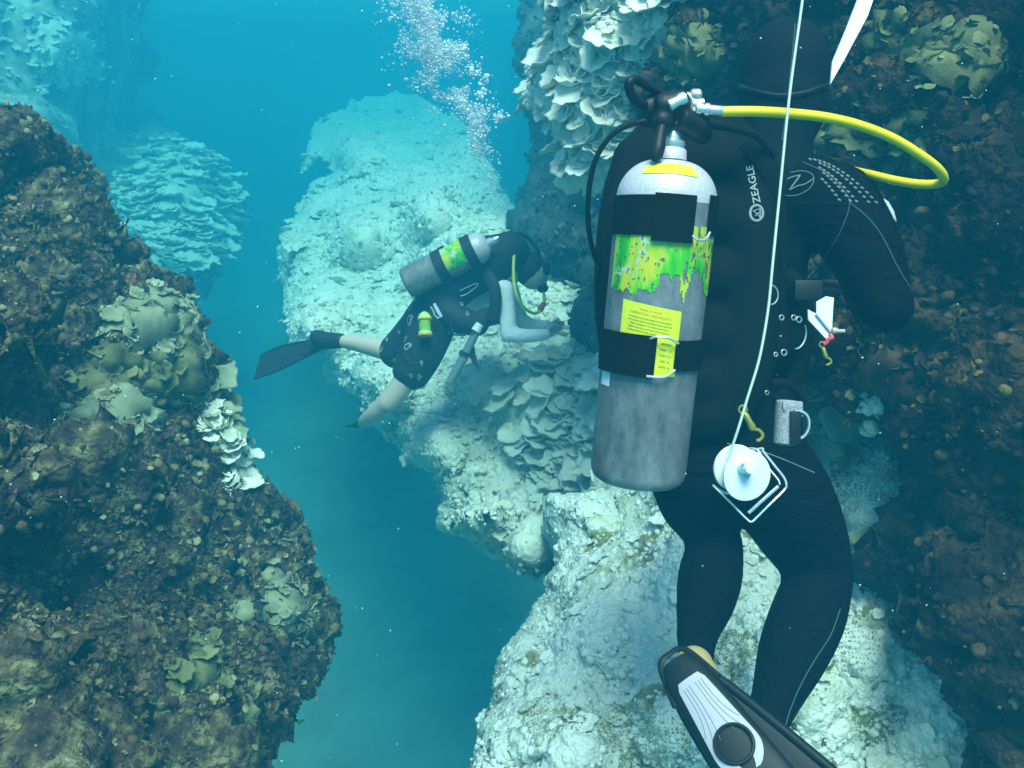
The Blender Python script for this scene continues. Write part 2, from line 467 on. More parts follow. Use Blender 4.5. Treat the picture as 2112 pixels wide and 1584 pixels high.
# far left mound and far wall
polyF = [(-300, -80), (345, -80), (330, -40), (300, 60), (330, 130), (290, 180), (330, 230), (420, 290), (500, 370), (512, 430), (480, 510), (455, 560), (420, 610), (395, 640), (300, 640), (150, 600), (-300, 600)]
ctrlF = [(-200, -200, 5.5), (300, -150, 9.5), (300, 100, 10.0), (100, 100, 7.5), (0, 300, 6.0), (300, 250, 10.5), (480, 400, 9.0), (350, 450, 7.8), (420, 600, 7.2), (250, 600, 6.5)]
ctrlF = [(a, b, c * 2.0) for a, b, c in ctrlF]
Fb = reef_body('far_reef_wall', polyF, ctrlF, 5.5, 90, 1.2, 3.0,
               [rough(1.6, .22, 41, 4), lumps(.6, .18, 42, .8), lumps(.2, .07, 43, .8), lumps(.09, .03, 44)],
               reef_mat('far_reef_rock', [(0, (.08, .09, .07)), (.45, (.18, .20, .14)), (.75, (.45, .48, .36)), (1, (.8, .82, .7))], scale=1.1, fine=40, bump=.6), 'hazy far reef wall in the upper left', None, edge_amp=20, seed=5)
# R: right wall; its unseen top is shaped to shade the right side
polyR = [(2150, -700), (1850, -480), (1650, -320), (1440, -260), (1405, 40), (1385, 110), (1330, 165), (1345, 260), (1400, 420), (1500, 560), (1600, 640), (1650, 700), (1690, 760), (1745, 820), (1830, 870), (1885, 930), (1905, 1010), (1868, 1085), (1830, 1120), (1800, 1180), (1800, 1240), (1880, 1270), (1925, 1340),
         (1990, 1400), (2040, 1440), (2050, 1520), (2040, 1600), (2060, 1850), (2600, 1850), (2600, -700)]
ctrlR = [(1500, -700, 2.9), (2500, -700, 1.9), (2000, -500, 2.3), (1440, -200, 3.0), (1400, 200, 3.2), (1600, 300, 2.95), (1600, 600, 2.95), (1800, 0, 2.6), (1800, 400, 2.7), (1800, 800, 2.75), (1900, 1000, 2.7), (1850, 1200, 2.65), (2000, 200, 2.35), (2000, 700, 2.4), (2112, 400, 2.2), (2112, 900, 2.15), (2112, 1300, 2.1), (2050, 1550, 2.1),
         (2500, 0, 1.8), (2500, 800, 1.7), (2500, 1800, 1.7)]
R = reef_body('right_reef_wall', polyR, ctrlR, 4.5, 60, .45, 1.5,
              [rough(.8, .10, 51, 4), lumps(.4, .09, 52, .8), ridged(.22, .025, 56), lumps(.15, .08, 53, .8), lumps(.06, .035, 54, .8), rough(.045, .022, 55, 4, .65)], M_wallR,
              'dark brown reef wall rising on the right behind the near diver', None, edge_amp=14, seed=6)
# B: upper coral head
polyB = [(1150, -220), (1128, -60), (1135, 30), (1112, 90), (1090, 140), (1072, 190), (1078, 232), (1130, 262), (1150, 300), (1155, 345), (1185, 375), (1215, 395), (1262, 388), (1300, 350), (1345, 280), (1380, 180), (1410, 110), (1450, 60), (1470, -40), (1480, -220)]
ctrlB = [(1150, -200, 3.9), (1100, 180, 4.0), (1300, 50, 3.4), (1250, 200, 3.5), (1220, 360, 3.6), (1420, 50, 3.1), (1450, -200, 3.2)]
B_ = reef_body('plate_coral', polyB, ctrlB, 3.2, 60, .5, .9,
               [rough(.5, .04, 61, 4), lumps(.22, .05, 62, .8), lumps(.09, .03, 63, .8), lumps(.035, .015, 64, .8)], M_white,
               'large bleached plate coral head hanging at the top beside the scuba tank valve', 'coral', 'thing', edge_amp=8, seed=7)

# ------------------------------------------------------------------ the water, as one even volume round everything
def build_water():
    bm = bmesh.new()
    bmesh.ops.create_cube(bm, size=1)
    lo, hi = Vector((-65, -22, -8.5)), Vector((65, 112, WATER_TOP))
    for v in bm.verts:
        v.co = Vector((lo.x if v.co.x < 0 else hi.x, lo.y if v.co.y < 0 else hi.y, lo.z if v.co.z < 0 else hi.z))
    me = bpy.data.meshes.new('haze'); bm.to_mesh(me); bm.free()
    m = bpy.data.materials.new('water_volume'); m.use_nodes = True
    n = m.node_tree.nodes; n.remove(n['Principled BSDF'])
    pv = n.new('ShaderNodeVolumePrincipled')
    pv.inputs['Color'].default_value = (.01, .155, .232, 1)
    pv.inputs['Absorption Color'].default_value = (.06, .47, .51, 1)
    pv.inputs['Density'].default_value = HAZE_D
    m.node_tree.links.new(pv.outputs[0], n['Material Output'].inputs['Volume'])
    me.materials.append(m)
    o = bpy.data.objects.new('haze', me); COL.objects.link(o)
    setp(o, 'blue-green sea water', None, None, 'stuff')
WATER_TOP = 2.5
HAZE_D = 0.19
# ------------------------------------------------------------------ coral pieces scattered over the rock
def tmpl_plate(seed, nr=4, ns=16, ruffle=.14, cup=.25, thick=.09, am=(.16, .10, .06)):
    r = np.random.default_rng(seed)
    k1, k2, k3 = r.integers(3, 6), r.integers(6, 9), r.integers(9, 14); a1, a2, a3 = r.uniform(0, 6.28, 3)
    vs = []
    for side in (1, -1):
        for i in range(nr + 1):
            t = i / nr
            for s in range(ns):
                th = 2 * math.pi * s / ns
                rad = t * (1 + am[0] * math.sin(k1 * th + a1) * t + am[1] * math.sin(k2 * th + a2) * t + am[2] * math.sin(k3 * th + a3) * t)
                z = cup * t * t + ruffle * t ** 3 * math.sin(k2 * th + a3) + side * thick * .5 * (1 - .45 * t)
                if side < 0: z -= .25 * (1 - t) ** 2
                vs.append((rad * math.cos(th), rad * math.sin(th), z))
    fs = []
    def ring(o, i, s, fl):
        a, b, c, d = o + i * ns + s, o + i * ns + (s + 1) % ns, o + (i + 1) * ns + (s + 1) % ns, o + (i + 1) * ns + s
        return (a, d, c, b) if fl else (a, b, c, d)
    off = (nr + 1) * ns
    for i in range(nr):
        for s in range(ns):
            fs.append(ring(0, i, s, True)); fs.append(ring(off, i, s, False))
    for s in range(ns):
        a, b = nr * ns + s, nr * ns + (s + 1) % ns
        fs.append((a, a + off, b + off, b))
    return np.array(vs), np.array(fs)

def tmpl_flake(seed):
    r = np.random.default_rng(seed)
    nu, nv = 5, 4
    vs = []
    a, b = r.uniform(-.8, .8, 2)
    for i in range(nu):
        u = i / (nu - 1)
        w = (.35 + .75 * math.sin(math.pi * (.15 + .8 * u) * .9)) * .6
        for j in range(nv):
            v = j / (nv - 1) * 2 - 1
            vs.append((v * w + r.uniform(-.08, .08), u * 1.2 - .1 + r.uniform(-.08, .08), a * v * v * .4 + b * u * u * .6 + .12 * math.sin(9 * v + a * 5) * u))
    fs = [(i * nv + j, i * nv + j + 1, (i + 1) * nv + j + 1, (i + 1) * nv + j) for i in range(nu - 1) for j in range(nv - 1)]
    return np.array(vs), np.array(fs)

def tmpl_knob(seed, nu=12, nv=8, bump=.22):
    r = np.random.default_rng(seed)
    vs = []
    for i in range(nv + 1):
        ph = math.pi * i / nv
        for k in range(nu):
            th = 2 * math.pi * k / nu
            vs.append((math.sin(ph) * math.cos(th), math.sin(ph) * math.sin(th), math.cos(ph)))
    v = np.array(vs)
    v *= (1 + bump * fbm(v * 1.6 + seed * 3.1, 3, seed))[:, None] * np.array([1, 1, .7])
    fs = [(i * nu + k, (i + 1) * nu + k, (i + 1) * nu + (k + 1) % nu, i * nu + (k + 1) % nu) for i in range(nv) for k in range(nu)]
    return v, np.array(fs)

def tmpl_tuft(seed, n=7):
    r = np.random.default_rng(seed)
    vs, fs = [], []
    for q in range(n):
        d = np.array([r.normal(0, .45), r.normal(0, .45), 1.0]); d /= np.linalg.norm(d)
        a = np.cross(d, [1, .3, 0]); a /= np.linalg.norm(a); b = np.cross(d, a)
        L = r.uniform(.6, 1.1); k0 = len(vs)
        for t, w in ((0, .13), (.5, .12), (1, .05)):
            for s in range(4):
                th = s * math.pi / 2
                vs.append(d * L * t + (a * math.cos(th) + b * math.sin(th)) * w + np.array([r.uniform(-.03, .03), r.uniform(-.03, .03), 0]))
        for i in range(2):
            for s in range(4): fs.append((k0 + i * 4 + s, k0 + i * 4 + (s + 1) % 4, k0 + (i + 1) * 4 + (s + 1) % 4, k0 + (i + 1) * 4 + s))
        fs.append((k0 + 8, k0 + 9, k0 + 10, k0 + 11))
    return np.array(vs), np.array(fs)

T_PLATE = [tmpl_plate(s) for s in range(8)]
T_FINE = [tmpl_plate(s + 40, nr=5, ns=30, ruffle=.08, cup=.28, thick=.12, am=(.10, .05, .045)) for s in range(10)]
T_FLAKE = [tmpl_flake(s) for s in range(10)]
T_KNOB = [tmpl_knob(s) for s in range(8)]
T_TUFT = [tmpl_tuft(s) for s in range(8)]

def frames(up, rng):
    """rows: x, y, z axes with z along up and a random spin"""
    up = up / (np.linalg.norm(up, axis=1)[:, None] + 1e-9)
    a = rng.normal(size=up.shape); a -= up * (a * up).sum(1)[:, None]; a /= np.linalg.norm(a, axis=1)[:, None] + 1e-9
    return np.stack([a, np.cross(up, a), up], 1)

def scatter(parts, pos, fr, sc, tm, rng, stretch=None):
    which = rng.integers(0, len(tm), len(pos))
    for k, (tv, tf) in enumerate(tm):
        m = which == k
        if not m.any(): continue
        S = sc[m][:, None, None] * (tv[None] if stretch is None else tv[None] * stretch)
        w = np.einsum('nvi,nij->nvj', S, fr[m]) + pos[m][:, None]
        tint = np.repeat(rng.uniform(0, 1, m.sum()), len(tv))
        if tm is T_PLATE or tm is T_FINE:      # paler growing rims
            rr = np.hypot(tv[:, 0], tv[:, 1]); rr = np.clip(rr / rr.max(), 0, 1) ** 6
            tint = np.clip(tint * .75 + .35 * np.tile(rr, m.sum()), 0, 1)
        parts.append((w.reshape(-1, 3), tf, m.sum(), len(tv), tint))

def finish(name, parts, mat, label=None, cat=None, kind=None, group=None, loc=None):
    vs, fs, ts, off = [], [], [], 0
    for w, tf, n, nv, tint in parts:
        vs.append(w); ts.append(tint)
        f = (tf[None] + (np.arange(n) * nv)[:, None, None]).reshape(-1, 4) + off
        fs.append(f); off += len(w)
    v = np.concatenate(vs)
    o = mesh(name, v, np.concatenate(fs), mat, None, True, loc=tuple(v.mean(0)) if loc is None else loc)
    at = o.data.attributes.new('tint', 'FLOAT', 'POINT'); at.data.foreach_set('value', np.concatenate(ts).astype(np.float32))
    return setp(o, label, cat, group, kind)

def tint_mat(name, stops, rough=.8, bump=.4, fine=160.0, mixscale=13.0, mixw=.55):
    m, n, l, b = node_mat(name)
    at = n.new('ShaderNodeAttribute'); at.attribute_name = 'tint'
    g = n.new('ShaderNodeNewGeometry')
    t = n.new('ShaderNodeTexNoise'); t.inputs['Scale'].default_value = mixscale; t.inputs['Detail'].default_value = 6
    l.new(g.outputs['Position'], t.inputs['Vector'])
    mr = n.new('ShaderNodeMapRange'); mr.inputs[1].default_value = .3; mr.inputs[2].default_value = .7; l.new(t.outputs[0], mr.inputs[0])
    mx = n.new('ShaderNodeMix'); mx.inputs['Factor'].default_value = mixw
    l.new(at.outputs['Fac'], mx.inputs['A']); l.new(mr.outputs[0], mx.inputs['B'])
    cr = n.new('ShaderNodeValToRGB'); l.new(mx.outputs[0], cr.inputs[0])
    while len(cr.color_ramp.elements) < len(stops): cr.color_ramp.elements.new(.5)
    for e, (p, c) in zip(cr.color_ramp.elements, stops): e.position = p; e.color = (*c, 1)
    l.new(cr.outputs[0], b.inputs['Base Color'])
    b.inputs['Roughness'].default_value = rough; b.inputs['Specular IOR Level'].default_value = .15
    t3 = n.new('ShaderNodeTexNoise'); t3.inputs['Scale'].default_value = fine; l.new(g.outputs['Position'], t3.inputs['Vector'])
    bp = n.new('ShaderNodeBump'); bp.inputs['Strength'].default_value = bump; bp.inputs['Distance'].default_value = .006
    l.new(t3.outputs[0], bp.inputs['Height']); l.new(bp.outputs[0], b.inputs['Normal'])
    return m

M_plate_w = tint_mat('bleached_plates', [(0, (.46, .52, .36)), (.35, (.70, .74, .60)), (1, (.85, .88, .80))])
M_plate_m = tint_mat('ridge_plates', [(0, (.42, .44, .30)), (.4, (.66, .68, .54)), (1, (.84, .86, .76))])
M_knob_w = tint_mat('bleached_knobs', [(0, (.50, .57, .42)), (.35, (.70, .77, .66)), (1, (.84, .88, .82))])
M_flake = tint_mat('brown_algae', [(0, (.012, .008, .010)), (.28, (.05, .028, .018)), (.48, (.11, .075, .035)), (.66, (.19, .17, .07)), (.84, (.34, .33, .19)), (.93, (.30, .11, .05)), (1, (.45, .42, .30))], mixw=.45, mixscale=3.5)
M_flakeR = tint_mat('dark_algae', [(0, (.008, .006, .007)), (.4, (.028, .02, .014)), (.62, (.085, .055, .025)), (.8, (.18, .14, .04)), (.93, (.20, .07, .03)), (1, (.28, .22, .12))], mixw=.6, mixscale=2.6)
M_olive = tint_mat('olive_plates', [(0, (.07, .08, .03)), (.5, (.17, .19, .08)), (1, (.34, .35, .18))])
M_sage = tint_mat('sage_plates', [(0, (.14, .18, .11)), (.5, (.28, .33, .20)), (1, (.50, .54, .38))])

def cover(B, k, tm, smin, smax, lift, rng, upmix=(.7, .5), poly=None, jitter=.35, power=2.0, mind=4, stretch=None, parts=None, scale_d=None):
    ids = sample_body(B, k, poly, rng, mind)
    if not len(ids): return parts if parts is not None else []
    p, n = B['p'][ids], B['n'][ids]
    up = n * upmix[0] + np.array([0, 0, 1.0]) * upmix[1] + rng.normal(0, jitter, p.shape)
    s = smin + (smax - smin) * rng.random(len(ids)) ** power
    if scale_d: s = s * np.clip((p @ CF) / scale_d, .35, 2.2)
    parts = [] if parts is None else parts
    scatter(parts, p + n * (s * lift)[:, None], frames(up, rng), s, tm, rng, stretch)
    return parts

g1 = np.random.default_rng(101)
# ridge: knobs and small plates
pts = cover(A, 13000, T_KNOB, .009, .026, -.25, g1, scale_d=6.0, jitter=.4)
finish('ridge_coral_knobs', pts, M_plate_m, 'small bleached coral knobs covering the ridge', None, 'stuff')
pts = cover(A, 900, T_PLATE, .02, .06, .1, g1, scale_d=6.0, upmix=(.9, .6), jitter=.45)
finish('ridge_coral_cover', pts, M_plate_m, 'small bleached coral plates covering the ridge', None, 'stuff')
# near slope: popcorn knobs
pts = cover(N_, 8000, T_KNOB, .004, .015, -.25, g1, jitter=.4, power=2.5)
pts = cover(N_, 420, T_FINE, .012, .040, -.05, g1, upmix=(1.0, .15), jitter=.2, parts=pts)
finish('slope_coral_knobs', pts, M_knob_w, 'knobbly bleached coral growth on the near slope', None, 'stuff')
# far wall
pts = cover(Fb, 900, T_PLATE, .03, .10, .3, g1, upmix=(.6, .9), jitter=.3)
finish('far_coral_cover', pts, M_plate_m, 'coral plates on the hazy far wall', None, 'stuff')
# left wall: flakes, knobs, tufts
pts = cover(L, 34000, T_FLAKE, .007, .022, .15, g1, scale_d=3.0, upmix=(1, .15), jitter=.7, power=2.2)
pts = cover(L, 9000, T_KNOB, .005, .020, -.1, g1, scale_d=3.0, jitter=.5, power=2.2, parts=pts)
pts = cover(L, 15000, T_TUFT, .009, .028, .05, g1, scale_d=3.0, upmix=(1, .2), jitter=.4, parts=pts)
pts = cover(L, 350, T_FINE, .010, .035, .2, g1, scale_d=3.0, upmix=(.8, .7), jitter=.35, power=2, parts=pts)
LB = [(-100, 1120), (720, 1120), (720, 1600), (-100, 1600)]
pts = cover(L, 12000, T_FLAKE, .006, .018, .15, g1, scale_d=2.6, upmix=(1, .15), jitter=.7, power=1.6, poly=LB, parts=pts)
pts = cover(L, 7000, T_TUFT, .008, .022, .05, g1, scale_d=2.6, upmix=(1, .2), jitter=.4, poly=LB, parts=pts)
finish('algae', pts, M_flake, 'brown and olive algae crusting the left wall', None, 'stuff')
# right wall
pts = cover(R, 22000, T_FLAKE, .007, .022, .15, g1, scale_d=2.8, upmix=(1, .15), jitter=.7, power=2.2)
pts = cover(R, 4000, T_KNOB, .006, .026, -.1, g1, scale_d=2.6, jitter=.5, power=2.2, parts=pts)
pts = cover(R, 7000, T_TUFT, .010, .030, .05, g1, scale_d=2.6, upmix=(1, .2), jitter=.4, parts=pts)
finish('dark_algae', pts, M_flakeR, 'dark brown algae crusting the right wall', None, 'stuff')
# coral head: its plates are parts of its own mesh look, one colony
pts = cover(B_, 520, T_FINE, .02, .085, .2, g1, upmix=(.8, .7), jitter=.25, power=1.6)
pts = cover(B_, 3500, T_KNOB, .006, .022, -.1, g1, jitter=.4, parts=pts)
hp = finish('coral_plates', pts, M_plate_w, loc=tuple(B_['o'].location))
hp.parent = B_['o']; hp.location = (0, 0, 0)

def circ(cx, cy, rx, ry=None, n=16, rot=0):
    ry = ry or rx; c, s = math.cos(rot), math.sin(rot)
    return [(cx + rx * math.cos(t) * c - ry * math.sin(t) * s, cy + rx * math.cos(t) * s + ry * math.sin(t) * c) for t in [2 * math.pi * k / n for k in range(n)]]

def colony(label, B, poly, n, smin, smax, mat, tm=None, lift=.35, upmix=(.7, .8), jitter=.25, knobs=0, power=1.2, name='coral_colony', cat='coral', seed=0, group=None):
    rng = np.random.default_rng(500 + seed)
    pts = cover(B, n, tm or T_FINE, smin, smax, lift, rng, upmix=upmix, jitter=jitter, poly=poly, power=power, mind=0)
    if knobs: pts = cover(B, knobs, T_KNOB, smin * .2, smin * .6, .2, rng, poly=poly, mind=0, parts=pts)
    ins = poly_mask(poly, B['x'] + 14 * fbm(B['p'] / .12, 3, 300 + seed), B['y'] + 14 * fbm(B['p'] / .12, 3, 330 + seed))
    F = B['F'][ins[B['F']].all(1)]
    if len(F):      # the crust the colony grows on
        used = np.unique(F); mp = np.zeros(len(ins), int); mp[used] = np.arange(len(used))
        lift_ = np.clip(poly_dist(poly, B['x'][used], B['y'][used]) / 20, 0, 1) * .012 + .004 + .006 * np.abs(fbm(B['p'][used] / .03, 3, 41))
        pts.append((B['p'][used] + B['n'][used] * lift_[:, None], mp[F], 1, len(used), np.clip(.12 + .35 * fbm(B['p'][used] / .035, 4, 4), 0, 1)))
    if not pts: print('EMPTY COLONY', label); return
    return finish(name, pts, mat, label, cat, 'thing', group)

colony('fan of overlapping teal plate corals stacked on the ridge left of the scuba tank', A, circ(1190, 830, 95, 175, rot=.25), 220, .05, .12, M_plate_w, seed=1, upmix=(.6, .9), lift=.5, power=1)
colony('small cluster of plate corals just under the scuba tank base', A, circ(1200, 1010, 100, 60), 40, .04, .10, M_plate_w, seed=2)
colony('mound of thin layered plate corals on the far left mound', Fb, circ(370, 440, 130, 130), 330, .07, .22, M_plate_w, seed=3, upmix=(.5, 1.0), jitter=.15, lift=.6)
colony('pale plate coral patch high on the hazy far wall', Fb, circ(130, 110, 70, 80, rot=-.7), 60, .04, .12, M_plate_w, seed=4, upmix=(.5, 1.0))
colony('pair of faint pale plates at the top of the far wall', Fb, circ(270, 60, 28, 50), 6, .08, .18, M_plate_m, seed=5)
colony('sage green plate corals on the shoulder of the left wall', L, circ(320, 680, 95, 50, rot=.2), 170, .012, .045, M_sage, seed=6, lift=.15, upmix=(1, .4))
colony('broad olive plates below the sage corals on the left wall', L, circ(250, 770, 110, 75, rot=.2), 130, .012, .045, M_olive, seed=7, lift=.15, upmix=(1, .4))
colony('white ruffled coral cascading down the edge of the left wall', L, circ(440, 950, 36, 105, rot=-.45), 110, .018, .055, M_plate_w, seed=8, knobs=200)
colony('teal rosette of pale leafy coral low on the left wall', L, circ(545, 1265, 95, 55), 150, .012, .042, M_sage, seed=9, lift=.15, upmix=(1, .4))
colony('small bright white coral lump high on the left wall', L, circ(175, 515, 20, 20), 12, .03, .06, M_knob_w, tm=T_KNOB, seed=10, jitter=.6)
colony('mixed cream and green coral crust along the right edge of the left wall', L, circ(420, 840, 35, 90, rot=-.2), 50, .02, .07, M_sage, seed=11)
colony('crumbly tan coral bits below the olive plates on the left wall', L, circ(200, 880, 110, 55, rot=.3), 80, .015, .045, M_sage, seed=12, knobs=150)
colony('rounded olive coral disc at the bottom of the left wall', L, circ(440, 1470, 28, 24), 5, .05, .08, M_olive, seed=13)
colony('olive and tan coral fragments along the lower left wall', L, circ(350, 1390, 90, 40, rot=-.5), 90, .012, .035, M_olive, seed=14, knobs=120)
colony('olive green leafy algae clump at the top of the right wall', R, circ(1900, 110, 120, 60, rot=.1), 420, .012, .035, M_olive, tm=T_FLAKE, seed=15, name='algae_clump', cat='algae', jitter=.6)
colony('tangled olive growth on the right wall left of the hood', R, circ(1450, 110, 70, 55, rot=.3), 260, .010, .03, M_olive, tm=T_FLAKE, seed=16, name='algae_clump', cat='algae', jitter=.7)
colony('wide dark olive growth behind the loop of the yellow hose', R, circ(1830, 290, 140, 60, rot=.3), 420, .010, .030, M_olive, tm=T_FLAKE, seed=17, name='algae_clump', cat='algae', jitter=.6)
colony('small white coral colony alone on the dark right wall', R, circ(1838, 785, 30, 38, rot=.5), 70, .016, .036, M_knob_w, tm=T_KNOB, seed=18, jitter=.6)
colony('brown bushy coral around the white colony on the right wall', R, circ(1870, 740, 110, 60, rot=.4), 420, .010, .03, M_flake, tm=T_FLAKE, seed=19, jitter=.7)
colony('green tinted coral shelf right of the right thigh', N_, circ(1850, 1120, 60, 40), 26, .03, .08, M_sage, seed=20)
colony('round teal plates beside the diver hip', N_, circ(1690, 890, 60, 60), 18, .04, .09, M_sage, seed=21)

M_turf = tint_mat('green_turf', [(0, (.20, .24, .09)), (.5, (.32, .37, .16)), (1, (.52, .57, .34))], mixscale=8.0)
pts = []
for pl, k in ((circ(1560, 1400, 110, 60, rot=.3), 1500), (circ(1330, 1530, 120, 60), 1300), (circ(1700, 1340, 120, 70, rot=-.3), 1800), (circ(1800, 1480, 90, 50), 700), (circ(1750, 960, 100, 110), 900), (circ(1150, 1500, 60, 40), 250)):
    pts = cover(N_, k * 6, T_TUFT, .004, .011, -.1, g1, upmix=(1, .3), poly=pl, mind=0, jitter=.4, parts=pts)
finish('turf_algae', pts, M_turf, 'soft green turf algae in patches on the near slope', None, 'stuff')
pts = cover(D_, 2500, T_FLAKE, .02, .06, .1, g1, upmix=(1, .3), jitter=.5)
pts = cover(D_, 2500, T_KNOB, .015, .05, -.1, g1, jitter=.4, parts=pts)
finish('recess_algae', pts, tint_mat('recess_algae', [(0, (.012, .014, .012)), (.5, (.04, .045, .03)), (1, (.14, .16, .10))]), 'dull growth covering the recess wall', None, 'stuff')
# ------------------------------------------------------------------ bodies grown as one skin
def skin(name, m, mat, parent, voxel=.012, it=4, smooth_f=.6):
    """merge the shapes collected in M into one continuous surface"""
    t = m.build('tmp_skin', mat, None, True)
    md = t.modifiers.new('r', 'REMESH'); md.mode = 'VOXEL'; md.voxel_size = voxel; md.use_smooth_shade = True
    sm = t.modifiers.new('s', 'SMOOTH'); sm.iterations = it; sm.factor = smooth_f
    dg = bpy.context.evaluated_depsgraph_get()
    me = bpy.data.meshes.new_from_object(t.evaluated_get(dg))
    bpy.data.objects.remove(t)
    n = len(me.vertices); co = np.empty(n * 3); me.vertices.foreach_get('co', co); co = co.reshape(-1, 3)
    base = origin_of(parent) if parent is not None else Vector(co.mean(0))
    me.vertices.foreach_set('co', (co - np.array(base)).ravel()); me.update()
    me.materials.clear(); me.materials.append(mat)
    me.polygons.foreach_set('use_smooth', np.ones(len(me.polygons), bool))
    me.name = name
    o = bpy.data.objects.new(name, me); COL.objects.link(o); o.parent = parent
    if parent is None: o.location = base
    return o

def limb(m, ctrl, grow=0.0, n=14, sub=6, zs=1.0):
    """ctrl: (px, py, depth, radius in px); joints are smooth"""
    pts = [V(a, b, c) for a, b, c, r in ctrl]; rr = [r * c / FPX + grow for a, b, c, r in ctrl]
    P2, R2 = [], []
    c = curve([Vector((p.x, p.y, p.z)) for p in pts], sub); rc = curve([Vector((r, 0, 0)) for r in rr], sub)
    m.tube(c, [q.x for q in rc], n, up=tuple(CF))
    m.ball(pts[0], rr[0], 14, 10); m.ball(pts[-1], rr[-1], 14, 10)
    return m

M_neo = plain('neoprene', (.003, .004, .006), .8, bump=.2, bscale=300, var=.25, spec=.05)
def creased(m):
    n, l = m.node_tree.nodes, m.node_tree.links; b = n['Principled BSDF']
    g = n.new('ShaderNodeNewGeometry'); mp = n.new('ShaderNodeMapping'); mp.inputs['Scale'].default_value = (5, 5, 16); l.new(g.outputs['Position'], mp.inputs[0])
    t = n.new('ShaderNodeTexNoise'); t.inputs['Scale'].default_value = 1.6; t.inputs['Detail'].default_value = 3; t.inputs['Distortion'].default_value = 1.2; l.new(mp.outputs[0], t.inputs['Vector'])
    bp = n.new('ShaderNodeBump'); bp.inputs['Strength'].default_value = .55; bp.inputs['Distance'].default_value = .03; l.new(t.outputs[0], bp.inputs['Height'])
    old = b.inputs['Normal'].links[0].from_socket.node if b.inputs['Normal'].links else None
    if old is not None: l.new(bp.outputs[0], old.inputs['Normal'])
    else: l.new(bp.outputs[0], b.inputs['Normal'])
creased(M_neo)
M_neo2 = plain('neoprene_panel', (.005, .009, .013), .8, bump=.2, bscale=300, spec=.08)
M_nylon = plain('black_nylon', (.004, .005, .005), .8, bump=.25, bscale=500, spec=.10)
M_rubber = plain('black_rubber', (.006, .008, .008), .5, bump=.05, bscale=120, spec=.3)
M_seam = plain('seam_thread', (.05, .10, .11), .6)
M_logo = plain('grey_print', (.30, .36, .36), .6)
M_dim = plain('dim_print', (.20, .23, .22), .6)
M_chrome = plain('polished_steel', (.86, .85, .84), .3, metal=.75)
M_steel = plain('brushed_steel', (.62, .61, .60), .38, metal=.7)
M_brass = plain('old_brass', (.38, .34, .06), .4, metal=.5)
M_yellow = plain('yellow_hose', (.92, .66, .008), .38)
M_plastic = plain('white_plastic', (.86, .87, .88), .35)
M_skin = plain('skin', (.66, .52, .42), .5)
M_tan = plain('tan_sock', (.42, .30, .12), .8, bump=.2, bscale=200)
M_red = plain('red_plastic', (.75, .05, .08), .4)
M_grey = plain('grey_plastic', (.33, .33, .36), .55, bump=.3, bscale=200, var=.2)

# ---- near diver
DN = thing('person', 'near diver in black wetsuit and hood seen from behind, swimming away', 'person', V(1500, 950, 1.98))
m = MB()
for g in (0,):
    limb(m, [(1560, 400, 2.0, 88), (1640, 405, 1.98, 92), (1715, 425, 1.96, 88)])
    limb(m, [(1560, 400, 2.0, 88), (1460, 400, 2.0, 90), (1380, 430, 2.0, 80)])
    limb(m, [(1725, 425, 1.95, 86), (1768, 490, 1.92, 80), (1800, 560, 1.88, 70), (1826, 630, 1.85, 58)])
    limb(m, [(1826, 630, 1.85, 58), (1800, 620, 2.02, 50), (1772, 590, 2.18, 38)])
    limb(m, [(1370, 440, 2.0, 74), (1340, 540, 2.05, 62), (1320, 620, 2.1, 52)])
    limb(m, [(1320, 620, 2.1, 52), (1350, 640, 2.25, 44), (1390, 640, 2.4, 32)])
    limb(m, [(1450, 430, 2.02, 105), (1440, 600, 2.03, 100), (1435, 760, 2.02, 96), (1440, 920, 2.0, 108)])
    limb(m, [(1570, 430, 2.02, 105), (1560, 600, 2.03, 98), (1545, 760, 2.02, 94), (1550, 920, 2.0, 108)])
    limb(m, [(1510, 430, 2.02, 110), (1500, 760, 2.03, 100), (1500, 940, 2.0, 110)])
    # left leg
    limb(m, [(1440, 960, 1.98, 112), (1440, 1030, 2.02, 84), (1466, 1090, 2.08, 60), (1478, 1125, 2.1, 53)])
    limb(m, [(1478, 1125, 2.1, 55), (1466, 1180, 2.0, 66), (1456, 1235, 1.92, 62), (1440, 1300, 1.84, 46), (1436, 1350, 1.79, 38), (1440, 1400, 1.74, 34)])
    # right leg
    limb(m, [(1560, 960, 1.98, 112), (1610, 1020, 1.98, 104), (1652, 1095, 2.02, 92), (1686, 1165, 2.06, 72), (1692, 1195, 2.06, 66)])
    limb(m, [(1692, 1190, 2.06, 66), (1668, 1265, 1.98, 76), (1636, 1345, 1.92, 72), (1604, 1430, 1.84, 54), (1580, 1500, 1.78, 42), (1570, 1550, 1.75, 38)])
skin('wetsuit', m, M_neo, DN, .011, 5)
m = MB()
ax = Matrix((CR, CF, CU)).transposed()
m.ball(V(1618, 150, 2.0), (.100, .115, .120), 20, 14, ax)
m.ball(V(1614, 210, 1.99), (.098, .105, .120), 20, 14, ax)
limb(m, [(1608, 235, 1.98, 78), (1600, 300, 1.98, 76), (1590, 350, 1.99, 92), (1575, 390, 2.0, 105)])
skin('hood', m, M_neo2, DN, .010, 5)
